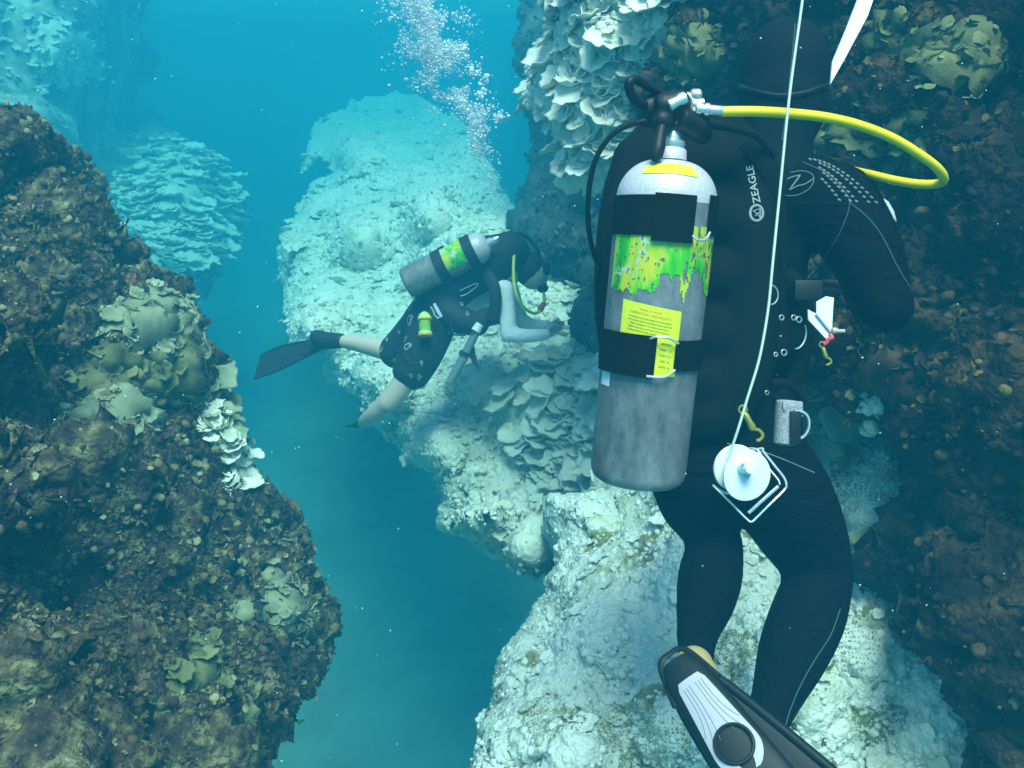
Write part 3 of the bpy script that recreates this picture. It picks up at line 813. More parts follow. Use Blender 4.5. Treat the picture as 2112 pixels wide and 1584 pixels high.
# face behind the hood (turned to the wall) and gloved hands
m = MB()
m.ball(V(1628, 180, 2.06), (.072, .075, .095), 18, 12, ax); m.ball(V(1634, 195, 2.14), (.014, .022, .020), 10, 8, ax)
m.ball(V(1618, 225, 2.10), (.028, .02, .010), 10, 8, ax)
skin('face', m, M_skin, DN, .006, 2)
def hand(m, wrist, fdir, side, palm_n, s=1.0, curl=.35, grow=0.0):
    """palm and five bent fingers; fdir along the fingers, side towards the thumb"""
    w = Vector(wrist); f = Vector(fdir).normalized(); sd = (Vector(side) - f * Vector(side).dot(f)).normalized(); nn = Vector(palm_n); nn = (nn - f * nn.dot(f) - sd * nn.dot(sd)).normalized()
    A = Matrix((sd, f, nn)).transposed()
    m.ball(w + f * .045 * s, (.040 * s + grow, .052 * s + grow, .017 * s + grow), 14, 10, A)
    for k, (o, L) in enumerate(((.030, .070), (.010, .080), (-.011, .074), (-.030, .058))):
        b = w + f * .082 * s + sd * o * s
        p1 = b + f * L * .42 * s; p2 = p1 + (f * math.cos(curl) + nn * math.sin(curl)) * L * .33 * s; p3 = p2 + (f * math.cos(2 * curl) + nn * math.sin(2 * curl)) * L * .27 * s
        m.tube([b - f * .02 * s, b, p1, p2, p3], [r * s + grow for r in (.0095, .0095, .0088, .0080, .0066)], 10)
        m.ball(p3, .0066 * s + grow, 8, 6)
    b = w + f * .030 * s + sd * .032 * s; p1 = b + (sd * .75 + f * .65) * .035 * s; p2 = p1 + (sd * .35 + f * .9 + nn * .3) * .032 * s
    m.tube([w + f * .02 * s, b, p1, p2], [r * s + grow for r in (.014, .013, .0105, .0085)], 10); m.ball(p2, .0085 * s + grow, 8, 6)
for wr, fd, sd in ((V(1770, 588, 2.19), (-.25, .9, -.25), (-1, 0, .1)), (V(1392, 640, 2.41), (.2, .95, -.1), (1, 0, .1))):
    m = MB(); hand(m, wr, fd, sd, (0, 0, -1), 1.0, .45, .002)
    skin('glove', m, M_rubber, DN, .0045, 2)
# tan ankle seen over the fin pocket
m = MB(); limb(m, [(1432, 1372, 1.715, 40), (1452, 1388, 1.70, 30)]); skin('sock', m, M_tan, DN, .006, 3)

def surf_project(o, px, py, lift=.002, fallback=1.95):
    """the front surface of object O seen along this direction"""
    d = Vector(P(px, py, 1.0)); org = o.matrix_world.inverted() @ Vector((0, 0, 0)); 
    loc = origin_of(o)
    ok, p, n, i = o.ray_cast(-loc, d.normalized())
    if not ok: return V(px, py, fallback)
    return p + loc + (n if n.dot(d) < 0 else -n) * lift
def draw_on(m, o, pts, r, lift=.0015, sub=8, n=6, closed=False):
    c = curve([Vector((x, y, 0)) for x, y in pts], sub, closed)
    m.tube([surf_project(o, q.x, q.y, lift) for q in c], r, n, closed=closed)
bpy.context.view_layer.update()
WS = [o for o in DN.children if o.name.startswith('wetsuit')][0]
m = MB()
draw_on(m, WS, [(1655, 335), (1710, 362), (1745, 400), (1752, 418), (1745, 450), (1722, 500), (1690, 545), (1655, 585)], .0011)
draw_on(m, WS, [(1752, 418), (1790, 450), (1820, 490), (1850, 550), (1880, 600)], .0011)
draw_on(m, WS, [(1732, 1255), (1712, 1310), (1680, 1360), (1652, 1410), (1630, 1460), (1618, 1500)], .0011)
m.build('seam_line', M_seam, DN)
HD_ = [o for o in DN.children if o.name.startswith('hood')][0]
m = MB(); draw_on(m, HD_, [(1640, 50), (1634, 110), (1628, 170), (1622, 230), (1612, 290)], .0011, .0012); m.build('hood_seam', M_seam, DN)
m = MB(); draw_on(m, HD_, [(1528, 178), (1560, 190), (1610, 198), (1660, 192), (1704, 176)], .006, .001); m.build('mask_strap', M_rubber, DN)
m = MB()
draw_on(m, WS, [(1612, 375), (1622, 360), (1650, 353), (1672, 358), (1678, 372), (1668, 390), (1645, 402), (1620, 403), (1610, 390)], .0008, closed=True, sub=4)
draw_on(m, WS, [(1616, 374), (1632, 366), (1650, 362)], .0013, sub=4)
draw_on(m, WS, [(1650, 362), (1640, 376), (1628, 392)], .0018, sub=4)
draw_on(m, WS, [(1628, 392), (1645, 384), (1660, 380), (1676, 370)], .0013, sub=4)
m.build('shoulder_emblem', M_dim, DN)
m = MB()
for r_ in range(5):
    for k in range(15):
        t = k / 14
        x = 1668 + 135 * t - r_ * 9 * (.3 + t) + (r_ % 2) * 5; y = 328 + 88 * t ** 1.7 + r_ * 9 * (.5 + .6 * t)
        if y - 325 > 95 or k < r_ * 1.2: continue
        p = surf_project(WS, x, y, .001); q = surf_project(WS, x + 6, y + 3.4, .001)
        if (p - q).length < .03: m.tube([p, q], .0022, 6)
m.build('shoulder_grip_pad', M_dim, DN)
m = MB()
c = [V(x, y, d) for x, y, d in ((1812, 405, 1.90), (1828, 418, 1.895), (1838, 436, 1.89), (1843, 452, 1.885))]
m.tube(c, [.006, .011, .012, .010], 10, flat=.35)
m.build('reflective_patch', M_plastic, DN)
m = MB(); m.tube([V(1829, 452, 1.88), V(1838, 448, 1.88), V(1848, 456, 1.88)], .0022, 8); m.build('yellow_trim', M_yellow, DN)

# ---- fins
def fin(label, heel, toe, side_hint, sole=True, mat=M_rubber, blade_len=.42, bw=.19, spread=0.0, group=None, s=1.0, strap=True, bstart=.15):
    H, T = Vector(heel), Vector(toe); X = (T - H).normalized(); Nn = Vector(side_hint); Nn = (Nn - X * Nn.dot(X)).normalized(); Y = X.cross(Nn)
    o = thing('swim_fin', label, 'fin', H, group)
    L = (T - H).length
    if Y.dot(Vector(CR)) < 0: spread = -spread
    # foot pocket
    prof = [(-.00, .024, .020), (.03, .040, .032), (.08, .045, .036), (.16, .050, .036), (.23, .056, .030), (.29, .060, .018)]
    m = MB(); n = 24; vs = []; fs = []
    for (x, w, h) in prof:
        for k in range(n):
            th = 2 * math.pi * k / n
            c, sn = math.cos(th), math.sin(th)
            z = sn * h * s if sn < 0 else sn * h * s * .45
            vs.append(H + X * x * s + Y * (c * w * s * (1.0)) + Nn * z)
    for i in range(len(prof) - 1):
        for k in range(n): fs.append((i * n + k, i * n + (k + 1) % n, (i + 1) * n + (k + 1) % n, (i + 1) * n + k))
    fs.append(tuple(range(n))); fs.append(tuple((len(prof) - 1) * n + k for k in range(n)))
    m.add(vs, fs); m.build('foot_pocket', mat, o)
    # blade with side rails
    x0, x1 = bstart * s, .27 * s + blade_len
    nb = 14; vs, fs = [], []
    for i in range(nb):
        t = i / (nb - 1); x = x0 + (x1 - x0) * t; w = (.036 * s) + (bw / 2 - .036 * s) * min(1, t * 1.6) ** .8
        for j in range(7):
            v = j / 6 * 2 - 1
            vs.append(H + X * x + Y * (v * w + spread * t) - Nn * (.012 * s + .03 * t * t) + Nn * .003 * math.cos(v * 9))
    for i in range(nb - 1):
        for j in range(6): fs.append((i * 7 + j, i * 7 + j + 1, (i + 1) * 7 + j + 1, (i + 1) * 7 + j))
    k = len(vs); vs2 = vs + [p - Nn * .005 for p in vs]; fs2 = fs + [tuple(a + k for a in f[::-1]) for f in fs]
    for i in range(nb - 1):
        for j in (0, 6): fs2.append((i * 7 + j, (i + 1) * 7 + j, (i + 1) * 7 + j + k, i * 7 + j + k))
    for j in range(6): fs2.append((j, j + 1, j + 1 + k, j + k)); fs2.append(((nb - 1) * 7 + j, (nb - 1) * 7 + j + 1, (nb - 1) * 7 + j + 1 + k, (nb - 1) * 7 + j + k))
    m = MB(); m.add(vs2, fs2); m.build('blade', mat, o)
    for j in (0, 6):
        m = MB(); m.tube([vs[i * 7 + j] for i in range(nb)], [.009 * s] * (nb - 3) + [.007, .006, .004], 10); m.build('rail', mat, o)
    if strap:
        m = MB(); m.tube(curve([H + X * .07 * s + Y * .047 * s, H - X * .01 * s + Y * .028 * s - Nn * .012, H - X * .022 * s - Nn * .015, H - X * .01 * s - Y * .028 * s - Nn * .012, H + X * .07 * s - Y * .047 * s], 6), .006 * s, 8, flat=.5, up=tuple(Nn)); m.build('heel_strap', mat, o)
    return o, H, X, Y, Nn
fo, H, X, Y, Nn = fin('black fin with pale grey sole plate on the foot of the near diver', V(1392, 1362, 1.62), V(1560, 1600, 1.46), -CF + CU * .1, spread=.07, bw=.20, bstart=.04)
# the sole plate: a rounded flat panel with grooves and a round hole, proud of the pocket
def sole_pt(u, v, z): return H + X * u + Y * v + Nn * z
if Y.dot(Vector(CR)) < 0: sgn = -1
else: sgn = 1
HW = lambda u: .030 + .020 * min(1, max(0, (u - .05) / .15))
zt = .0195
ns = 28; cx, cr_ = .190, .032
m = MB(); vs, fs = [], []
def zsurf(u, v):
    t = np.interp(u, [0, .03, .08, .16, .23, .29], [.020, .032, .036, .036, .030, .018]) * .45
    w = np.interp(u, [0, .03, .08, .16, .23, .29], [.024, .040, .045, .050, .056, .060])
    return t * math.sqrt(max(0, 1 - (v / w) ** 2)) + .0022
NU, NV = 60, 25
gid = {}
for i in range(NU):
    for j in range(NV):
        u = .046 + .185 * i / (NU - 1); v = (j / (NV - 1) * 2 - 1)
        half = HW(u) * .88 * (1 if i > 4 else (.80 + .05 * i)) * (1.0 if u < .18 else math.sqrt(max(.12, 1 - ((u - .18) / .055) ** 2)))
        vv = v * half
        gid[i, j] = len(vs); vs.append(sole_pt(u, vv, zsurf(u, vv)))
for i in range(NU - 1):
    for j in range(NV - 1):
        u = .046 + .185 * (i + .5) / (NU - 1); vv = ((j + .5) / (NV - 1) * 2 - 1) * HW(u) * .88
        if math.hypot(u - cx + .008, vv) < cr_: continue
        if u > cx and abs(vv) < .020: continue
        fs.append((gid[i, j], gid[i + 1, j], gid[i + 1, j + 1], gid[i, j + 1]))
m.add(vs, fs); sp = m.build('sole_plate', plain('pale_sole', (.42, .41, .47), .5, bump=.1), fo, fix=False)
m = MB()
for k in range(-3, 4):
    if k == 0: continue
    pts = []
    for i in range(14):
        u = .060 + .105 * i / 13; v = k * .0062 * (1 + .0 * i) + (.010 * (i / 13) ** 3) * k * .9
        if abs(v) > HW(u) * .86: break
        pts.append(sole_pt(u, v, zsurf(u, v) + .0002))
    if len(pts) > 2: m.tube(pts, .0006, 5)
m.build('sole_groove', plain('groove_grey', (.15, .15, .18), .7), fo)
m = MB(); c = curve([sole_pt(cx - .008 + cr_ * math.cos(t), cr_ * math.sin(t), zsurf(cx, 0) + .001) for t in [2 * math.pi * k / 12 for k in range(12)]], 3, True); m.tube(c, .0032, 8, closed=True); m.build('sole_ring', M_rubber, fo)
fin('black fin of the near diver mostly below the picture, on the right foot', V(1566, 1555, 1.72), V(1640, 1800, 1.62), -CF + CU * .3)

# ---- buoyancy vest
BV = thing('buoyancy_vest', 'black back-inflation vest strapped between the near diver and the upright tank', 'vest', V(1420, 600, 1.86))
m = MB()
limb(m, [(1345, 280, 1.92, 40), (1305, 360, 1.90, 52), (1290, 470, 1.88, 60), (1286, 600, 1.87, 62), (1296, 720, 1.87, 60), (1330, 820, 1.88, 50)])
limb(m, [(1345, 280, 1.92, 40), (1420, 255, 1.92, 50), (1500, 290, 1.92, 56), (1545, 380, 1.90, 56), (1552, 500, 1.885, 60), (1548, 640, 1.88, 62), (1530, 760, 1.88, 66), (1490, 850, 1.88, 56), (1400, 860, 1.88, 50), (1330, 820, 1.88, 50)])
for yy in (330, 450, 570, 690, 790): limb(m, [(1310, yy, 1.90, 50), (1420, yy, 1.88, 60), (1530, yy, 1.90, 50)])
skin('wing', m, M_nylon, BV, .011, 6)
m = MB()
m.tube(curve([V(1540, 290, 1.84), V(1592, 360, 1.84), V(1605, 480, 1.86), V(1602, 600, 1.86), V(1618, 700, 1.86)], 6), .020, 8, flat=.25, up=tuple(CF))
m.build('shoulder_strap', M_nylon, BV)
m = MB()
m.tube(curve([V(1500, 700, 1.84), V(1580, 720, 1.85), V(1640, 690, 1.87), V(1665, 640, 1.93)], 6), .026, 8, flat=.2, up=tuple(CF)); m.build('waist_strap', M_nylon, BV)
m = MB()
m.tube(curve([V(1618, 560, 1.90), V(1650, 600, 1.89), V(1664, 660, 1.89), V(1650, 760, 1.90), V(1610, 830, 1.90)], 6), .018, 8, flat=.4, up=tuple(CF)); m.build('side_strap', M_nylon, BV)
def ring(px, py, d, rx, ry, r, name, mat, parent, tilt=0, a0=0, a1=2 * math.pi, yaw=.3):
    c = V(px, py, d); R_, U_, F_ = Vector(CR), Vector(CU), Vector(CF)
    ex = (R_ * math.cos(yaw) + F_ * math.sin(yaw)); X2 = ex * math.cos(tilt) + U_ * math.sin(tilt); Y2 = U_ * math.cos(tilt) - ex * math.sin(tilt)
    full = abs(a1 - a0 - 2 * math.pi) < 1e-3; n = 22
    pts = [c + X2 * rx * d / FPX * math.cos(t) + Y2 * ry * d / FPX * math.sin(t) for t in [a0 + (a1 - a0) * k / n for k in range(n if full else n + 1)]]
    m = MB(); m.tube(pts, r, 8, closed=full); return m.build(name, mat, parent)
ring(1590, 608, 1.80, 17, 20, .0016, 'd_ring', M_steel, BV, a0=-1.6, a1=1.6)
ring(1645, 690, 1.80, 20, 30, .0019, 'd_ring', M_steel, BV, a0=-1.5, a1=.9, tilt=-.25)
for (x, y, r_) in ((1612, 655, 5), (1637, 655, 5), (1648, 659, 6), (1617, 727, 6), (1600, 731, 4), (1684, 588, 4), (1582, 810, 4), (1690, 605, 3)):
    ring(x, y, 1.83, r_, r_, .0015, 'grommet', M_steel, BV)
bpy.context.view_layer.update()
# printed word and round emblem on the right lobe
def text_mesh(s, size=1.0):
    cu = bpy.data.curves.new('t', 'FONT'); cu.body = s; cu.size = size; cu.extrude = 0; cu.resolution_u = 2
    cu.offset = .012 * size
    o = bpy.data.objects.new('t', cu); COL.objects.link(o)
    bpy.context.view_layer.update()
    me = bpy.data.meshes.new_from_object(o.evaluated_get(bpy.context.evaluated_depsgraph_get()))
    bm = bmesh.new(); bm.from_mesh(me); bmesh.ops.triangulate(bm, faces=bm.faces[:])
    bmesh.ops.subdivide_edges(bm, edges=[e for e in bm.edges if e.calc_length() > size * .35], cuts=1)
    vs = [tuple(v.co) for v in bm.verts]; fs = [tuple(v.index for v in f.verts) for f in bm.faces]
    bm.free(); bpy.data.objects.remove(o); bpy.data.curves.remove(cu)
    w = max(v[0] for v in vs) if vs else 0
    return vs, fs, w
def print_on(name, o, s, x0, y0, x1, y1, mat, parent, height, lift=.002):
    """letters run from (x0,y0) to (x1,y1) in photo pixels; laid on the surface of O"""
    vs, fs, w = text_mesh(s)
    L = math.hypot(x1 - x0, y1 - y0); ex, ey = (x1 - x0) / L, (y1 - y0) / L; nx, ny = ey, -ex
    m = MB(); m.add([surf_project(o, x0 + ex * v[0] / w * L + nx * v[1] / .72 * height, y0 + ey * v[0] / w * L + ny * v[1] / .72 * height, lift, 1.82) for v in vs], fs)
    return m.build(name, mat, parent, smooth=False, fix=False)
WING = [o for o in BV.children if o.name.startswith('wing')][0]
print_on('printed_word', WING, 'ZEAGLE', 1568, 418, 1552, 341, M_logo, BV, 15)
m = MB()
cpts = [(1560 + 13 * math.cos(t), 440 + 16 * math.sin(t)) for t in [2 * math.pi * k / 16 for k in range(16)]]
draw_on(m, WING, cpts, .0028, .001, 2, 6, True)
draw_on(m, WING, [(1553, 436), (1560, 441), (1567, 449)], .0010, .002, 2)
draw_on(m, WING, [(1553, 436), (1567, 431)], .0010, .002, 2); draw_on(m, WING, [(1567, 431), (1567, 449)], .0014, .002, 2); draw_on(m, WING, [(1557, 446), (1566, 438)], .0010, .002, 2)
m.build('round_emblem', M_logo, BV)

# ---- the upright tank
TB, TT = V(1314, 985, 1.735), V(1386, 300, 1.625)
TA = (TT - TB).normalized(); TL = (TT - TB).length; TR = .0925
Fc = Vector(CF); T0 = (-Fc + TA * Fc.dot(TA)).normalized()      # towards the camera
T1 = TA.cross(T0) ; 
if T1.dot(Vector(CR)) < 0: T1 = -T1
def cyl(h, th, r): return TB + TA * h + (T0 * math.cos(th) + T1 * math.sin(th)) * r
def hy(py, th=0.0):
    """height along the tank of photo row PY"""
    lo, hi = -.05, TL + .3
    for _ in range(40):
        mid = (lo + hi) / 2; p = cyl(mid, th, TR); d = np.dot(np.array(p), CF); y = 792 - FPX * np.dot(np.array(p), CU) / d
        if y > py: lo = mid
        else: hi = mid
    return (lo + hi) / 2
H400 = hy(398)
def alu():
    m, n, l, b = node_mat('worn_aluminium')
    tc = n.new('ShaderNodeTexCoord'); mp = n.new('ShaderNodeMapping'); mp.inputs['Scale'].default_value = (1.6, 1.6, .8)
    l.new(tc.outputs['Object'], mp.inputs[0])
    t = n.new('ShaderNodeTexNoise'); t.inputs['Scale'].default_value = 26; t.inputs['Detail'].default_value = 9; t.inputs['Roughness'].default_value = .7; l.new(mp.outputs[0], t.inputs['Vector'])
    t2 = n.new('ShaderNodeTexNoise'); t2.inputs['Scale'].default_value = 7; t2.inputs['Detail'].default_value = 6; l.new(tc.outputs['Object'], t2.inputs['Vector'])
    ad = n.new('ShaderNodeMath'); l.new(t.outputs[0], ad.inputs[0]); l.new(t2.outputs[0], ad.inputs[1])
    cr = n.new('ShaderNodeValToRGB'); l.new(ad.outputs[0], cr.inputs[0])
    cr.color_ramp.elements[0].position = .38; cr.color_ramp.elements[0].color = (.17, .165, .165, 1)
    cr.color_ramp.elements[1].position = .64; cr.color_ramp.elements[1].color = (.42, .40, .40, 1)
    ad.operation = 'MULTIPLY_ADD'; ad.inputs[1].default_value = .6; ad.inputs[2].default_value = 0
    for lk in list(ad.inputs[1].links): l.remove(lk)
    ad2 = n.new('ShaderNodeMath'); ad2.operation = 'MULTIPLY_ADD'; ad2.inputs[1].default_value = .4; l.new(t2.outputs[0], ad2.inputs[0]); l.new(ad.outputs[0], ad2.inputs[2]); l.new(ad2.outputs[0], cr.inputs[0])
    l.new(cr.outputs[0], b.inputs['Base Color'])
    rr = n.new('ShaderNodeMapRange'); rr.inputs[3].default_value = .38; rr.inputs[4].default_value = .6; l.new(t.outputs[0], rr.inputs[0]); l.new(rr.outputs[0], b.inputs['Roughness'])
    b.inputs['Metallic'].default_value = .5
    return m
M_alu = alu()
M_dome = plain('toplit_dome', (.58, .55, .58), .42, metal=.1, bump=.15, bscale=150, var=.08)  # dome coloured paler than the cylinder, light from above put into the colour
TK = thing('scuba_tank', 'large upright grey aluminium tank with torn green sticker on the near diver back', 'tank', TB)
m = MB(); m.lathe(TB, TA, [(-.004, .02), (-.004, .078), (.002, .0865), (.010, .0905), (.020, TR), (H400 - .05, TR), (H400 - .012, TR)], 72, ref=T0); tb = m.build('cylinder', M_alu, TK)
HD = H400 - .012
top = hy(300) 
dl = top - HD
prof = [(HD, TR)] + [(HD + dl * (.80) * math.sin(a), TR * (.24 + .76 * math.cos(a))) for a in [math.radians(x) for x in range(6, 91, 7)]]
prof += [(HD + dl * .82, .029), (HD + dl * 1.0, .0275), (HD + dl * 1.04, .024)]
m = MB(); m.lathe(TB, TA, prof, 72, ref=T0); m.build('shoulder_dome', M_dome, TK)
m = MB(); hN = HD + dl * 1.04
m.lathe(TB, TA, [(hN, .022), (hN + .004, .024), (hN + .012, .024), (hN + .016, .017), (hN + .030, .016), (hN + .034, .012), (hN + .06, .012)], 24, ref=T0); m.build('neck_collar', M_chrome, TK)
# scuff marks
def band(m, h0f, h1f, a0, a1, r, n=40, thick=.003, rows=1):
    vs, fs = [], []
    for i in range(n + 1):
        a = a0 + (a1 - a0) * i / n
        for (hh, rr) in ((h0f(a), r), (h1f(a), r), (h1f(a), r - thick), (h0f(a), r - thick)): vs.append(cyl(hh, a, rr))
    for i in range(n):
        for k in range(4): fs.append((i * 4 + k, i * 4 + (k + 1) % 4, (i + 1) * 4 + (k + 1) % 4, (i + 1) * 4 + k))
    fs.append((0, 1, 2, 3)); fs.append(tuple(n * 4 + k for k in (3, 2, 1, 0)))
    return m.add(vs, fs)
rad = math.radians
U1, U0 = hy(402), hy(487)
m = MB()
tl = lambda a: .004 * a
band(m, lambda a: U0 + .003 * a, lambda a: U1 + .004 * a, rad(-175), rad(23), TR + .004)
band(m, lambda a: U0 + .006, lambda a: U1 + .006, rad(46), rad(179), TR + .004)
band(m, lambda a: U0 - .010, lambda a: U1 + .002, rad(-20), rad(23), TR + .0085, 14, .005)
m.build('upper_tank_strap', M_nylon, TK)
L1, L0 = hy(698), hy(762)
m = MB()
tilt = lambda a: -.012 * a
band(m, lambda a: L0 - .006 * math.cos(a) + .010 * a * 0, lambda a: L1 - .003 * math.cos(a), rad(-175), rad(-3), TR + .005)
band(m, lambda a: L0 - .002, lambda a: L1 - .002, rad(19), rad(179), TR + .005)
band(m, lambda a: L0 - .016, lambda a: L1 + .004, rad(-75), rad(-3), TR + .010, 16, .005)
m.build('lower_tank_strap', M_nylon, TK)
def bent_rod(pts, r, name, mat, parent): m = MB(); m.tube(curve(pts, 5), r, 8); return m.build(name, mat, parent)
bent_rod([cyl(U0 + .004, rad(22), TR + .008), cyl(U0 - .003, rad(27), TR + .013), cyl(U0 - .001, rad(37), TR + .013), cyl(U0 + .012, rad(45), TR + .010)], .0022, 'buckle', M_chrome, TK)
bent_rod([cyl(L1 - .001, rad(-10), TR + .008), cyl(L1 + .004, rad(-4), TR + .014), cyl(L1 + .003, rad(8), TR + .014), cyl(L1 - .006, rad(19), TR + .010)], .0026, 'buckle', M_chrome, TK)
bent_rod([cyl(L0 - .012, rad(-10), TR + .012), cyl(L0 - .012, rad(2), TR + .013), cyl(L0 - .009, rad(10), TR + .012), cyl(L0 + .002, rad(19), TR + .009)], .0026, 'buckle', M_chrome, TK)
# stickers
def sticker_mat():
    m, n, l, b = node_mat('torn_green_sticker')
    tc = n.new('ShaderNodeTexCoord'); mp = n.new('ShaderNodeMapping'); mp.inputs['Scale'].default_value = (1, 1, .35); l.new(tc.outputs['Object'], mp.inputs[0])
    t = n.new('ShaderNodeTexNoise'); t.inputs['Scale'].default_value = 32; t.inputs['Detail'].default_value = 7; l.new(mp.outputs[0], t.inputs['Vector'])
    cr = n.new('ShaderNodeValToRGB'); l.new(t.outputs[0], cr.inputs[0]); e = cr.color_ramp.elements
    e[0].position = .36; e[0].color = (.03, .42, .01, 1); e[1].position = .62; e[1].color = (.62, .62, .02, 1)
    x = e.new(.48); x.color = (.10, .58, .015, 1); x = e.new(.54); x.color = (.40, .60, .02, 1)
    t2 = n.new('ShaderNodeTexNoise'); t2.inputs['Scale'].default_value = 60; t2.inputs['Detail'].default_value = 9; t2.inputs['Roughness'].default_value = .75; l.new(tc.outputs['Object'], t2.inputs['Vector'])
    t3 = n.new('ShaderNodeTexNoise'); t3.inputs['Scale'].default_value = 18; l.new(tc.outputs['Object'], t3.inputs['Vector'])
    a = n.new('ShaderNodeMath'); a.operation = 'ADD'; l.new(t2.outputs[0], a.inputs[0]); l.new(t3.outputs[0], a.inputs[1])
    r = n.new('ShaderNodeMapRange'); r.inputs[1].default_value = 1.10; r.inputs[2].default_value = 1.13; l.new(a.outputs[0], r.inputs[0])
    mx = n.new('ShaderNodeMix'); mx.data_type = 'RGBA'; l.new(r.outputs[0], mx.inputs['Factor']); l.new(cr.outputs[0], mx.inputs['A']); mx.inputs['B'].default_value = (.55, .60, .42, 1)
    l.new(mx.outputs['Result'], b.inputs['Base Color']); b.inputs['Roughness'].default_value = .45
    return m
M_stick = sticker_mat()
def patch(name, h_top, h_bot, a0, a1, r, mat, ragged=None, nx=90, ny=60, parent=None, holes=None):
    vs, fs = [], []
    A_, Hh = np.meshgrid(np.linspace(a0, a1, nx), np.linspace(0, 1, ny))
    keep = np.ones((ny - 1, nx - 1), bool)
    pts = np.array([tuple(cyl(h_top(a) + (h_bot(a) - h_top(a)) * t, a, r)) for t, a in zip(Hh.ravel(), A_.ravel())])
    if ragged is not None:
        ac = (A_[:-1, :-1] + A_[1:, 1:]) / 2; tc = (Hh[:-1, :-1] + Hh[1:, 1:]) / 2
        q = np.stack([ac.ravel() * 6, tc.ravel() * 3, np.zeros(ac.size)], 1)
        edge = ragged(ac) + .07 * fbm(q * 2.0, 4, 5).reshape(ac.shape)
        keep = tc < edge
        if holes is not None: keep &= ~holes(ac, tc, q)
    for i in range(ny - 1):
        for j in range(nx - 1):
            if keep[i, j]: fs.append((i * nx + j, i * nx + j + 1, (i + 1) * nx + j + 1, (i + 1) * nx + j))
    used = sorted({k for f in fs for k in f}); mp = {k: i for i, k in enumerate(used)}
    return mesh(name, pts[used], [tuple(mp[k] for k in f) for f in fs], mat, parent)
gt, gb = hy(462), hy(622)
st = patch('green_sticker', lambda a: gt, lambda a: gb, rad(-72), rad(80), TR + .0012, M_stick, parent=TK,
           ragged=lambda a: np.interp(np.degrees(a), [-75, -40, -12, -6, 0, 14, 19, 23, 30, 42, 55, 70, 80], [.86, .93, .88, .70, .62, .70, .90, .95, .60, .62, .80, .92, .86]),
           holes=lambda a, t, q: ((fbm(q * 2.6 + 4, 4, 9).reshape(a.shape) > .42) & (np.degrees(a) > 18)) | (fbm(q * 5 + 9, 3, 19).reshape(a.shape) > .78))
M_cert = plain('certificate_yellow', (.80, .82, .02), .4, var=.06, bscale=40)
M_cert_line = plain('certificate_border', (.55, .66, .02), .4)
M_ink = plain('green_ink', (.05, .12, .01), .5); M_orange = plain('orange_ink', (.62, .30, .01), .5)
c1, c0 = hy(632), hy(776)
ctop = lambda a: c1 - .012 * (a + .25)
patch('certificate_sticker', ctop, lambda a: c0, rad(-47), rad(22), TR + .0012, M_cert, nx=30, ny=10, parent=TK)
def print_cyl(name, s, a_mid, h, size, mat, width=None, squeeze=1.0):
    vs, fs, w = text_mesh(s, size)
    k = squeeze if width is None else width / w
    m = MB(); out = []
    for x, y, z in vs:
        a = a_mid + (x - w / 2) * k / TR
        out.append(cyl(h + y - .012 * (a - a_mid), a, TR + .0017))
    m.add(out, fs); return m.build(name, mat, TK, smooth=False, fix=False)
am = rad(-13)
rows = [('TANK & VALVE', .0056, M_orange, .040), ('INSPECTION CERTIFICATE', .0056, M_orange, .073), ('THIS TANK AND VALVE WERE INSPECTED IN ACCORDANCE', .0036, M_ink, .080), ('WITH CURRENT INDUSTRY STANDARDS AND FOUND TO BE', .0036, M_ink, .082),
        ('FREE OF DAMAGE AT THE TIME OF INSPECTION', .0036, M_ink, .070), ('INSPECTION SHALL NOT BE CONSTRUED AS A', .0036, M_ink, .078), ('GUARANTEE OF FUTURE CONDITION OR SAFETY', .0036, M_ink, .078)]
hh = c1 - .0125
for s_, sz, mt, w_ in rows:
    print_cyl('certificate_text', s_, am, hh, sz, mt, w_); hh -= .0075 if sz > .005 else .0060
for k, (s_, w_) in enumerate((('MONTH', .018), ('YEAR  1 2', .022), ('INSPECTOR', .022), ('NO. 41', .016), ('DATE  10', .020))):
    print_cyl('certificate_text', s_, rad(8), L1 - .012 - k * .0105, .0052, M_ink if k != 2 else M_orange, w_)
patch('white_label', lambda a: hy(748), lambda a: hy(812), rad(-74), rad(-56), TR + .0012, M_plastic, nx=10, ny=4, parent=TK)
n1 = HD + dl * .62
m = MB()
def dome_r(h):
    a = math.asin(min(1, max(0, (h - HD) / (dl * .80)))); return TR * (.24 + .76 * math.cos(a))
vs, fs = [], []
for i in range(25):
    a = rad(-45 + 75 * i / 24)
    for k in range(5):
        h = HD + dl * (.50 + .20 * k / 4) - .006 * abs(i / 24 - .5) ; vs.append(cyl(h, a, dome_r(h) + .0015))
for i in range(24):
    for k in range(4): fs.append((i * 5 + k, i * 5 + k + 1, (i + 1) * 5 + k + 1, (i + 1) * 5 + k))
m.add(vs, fs); m.build('neck_sticker', M_cert, TK, fix=False)
# valve
m = MB(); vb = TB + TA * (hN + .062)
m.lathe(TB + TA * (hN + .028), TA, [(0, .013), (.01, .015), (.03, .016), (.05, .014), (.062, .010)], 20, ref=T0); m.build('valve_stem', M_steel, TK)
m = MB(); kx = V(1352, 262, 1.60)
m.tube([V(1350, 332, 1.575), V(1353, 322, 1.575), V(1358, 300, 1.58), V(1363, 270, 1.59), V(1370, 240, 1.60)], [.006, .012, .013, .010, .012], 14); m.build('valve_knob', M_rubber, TK)

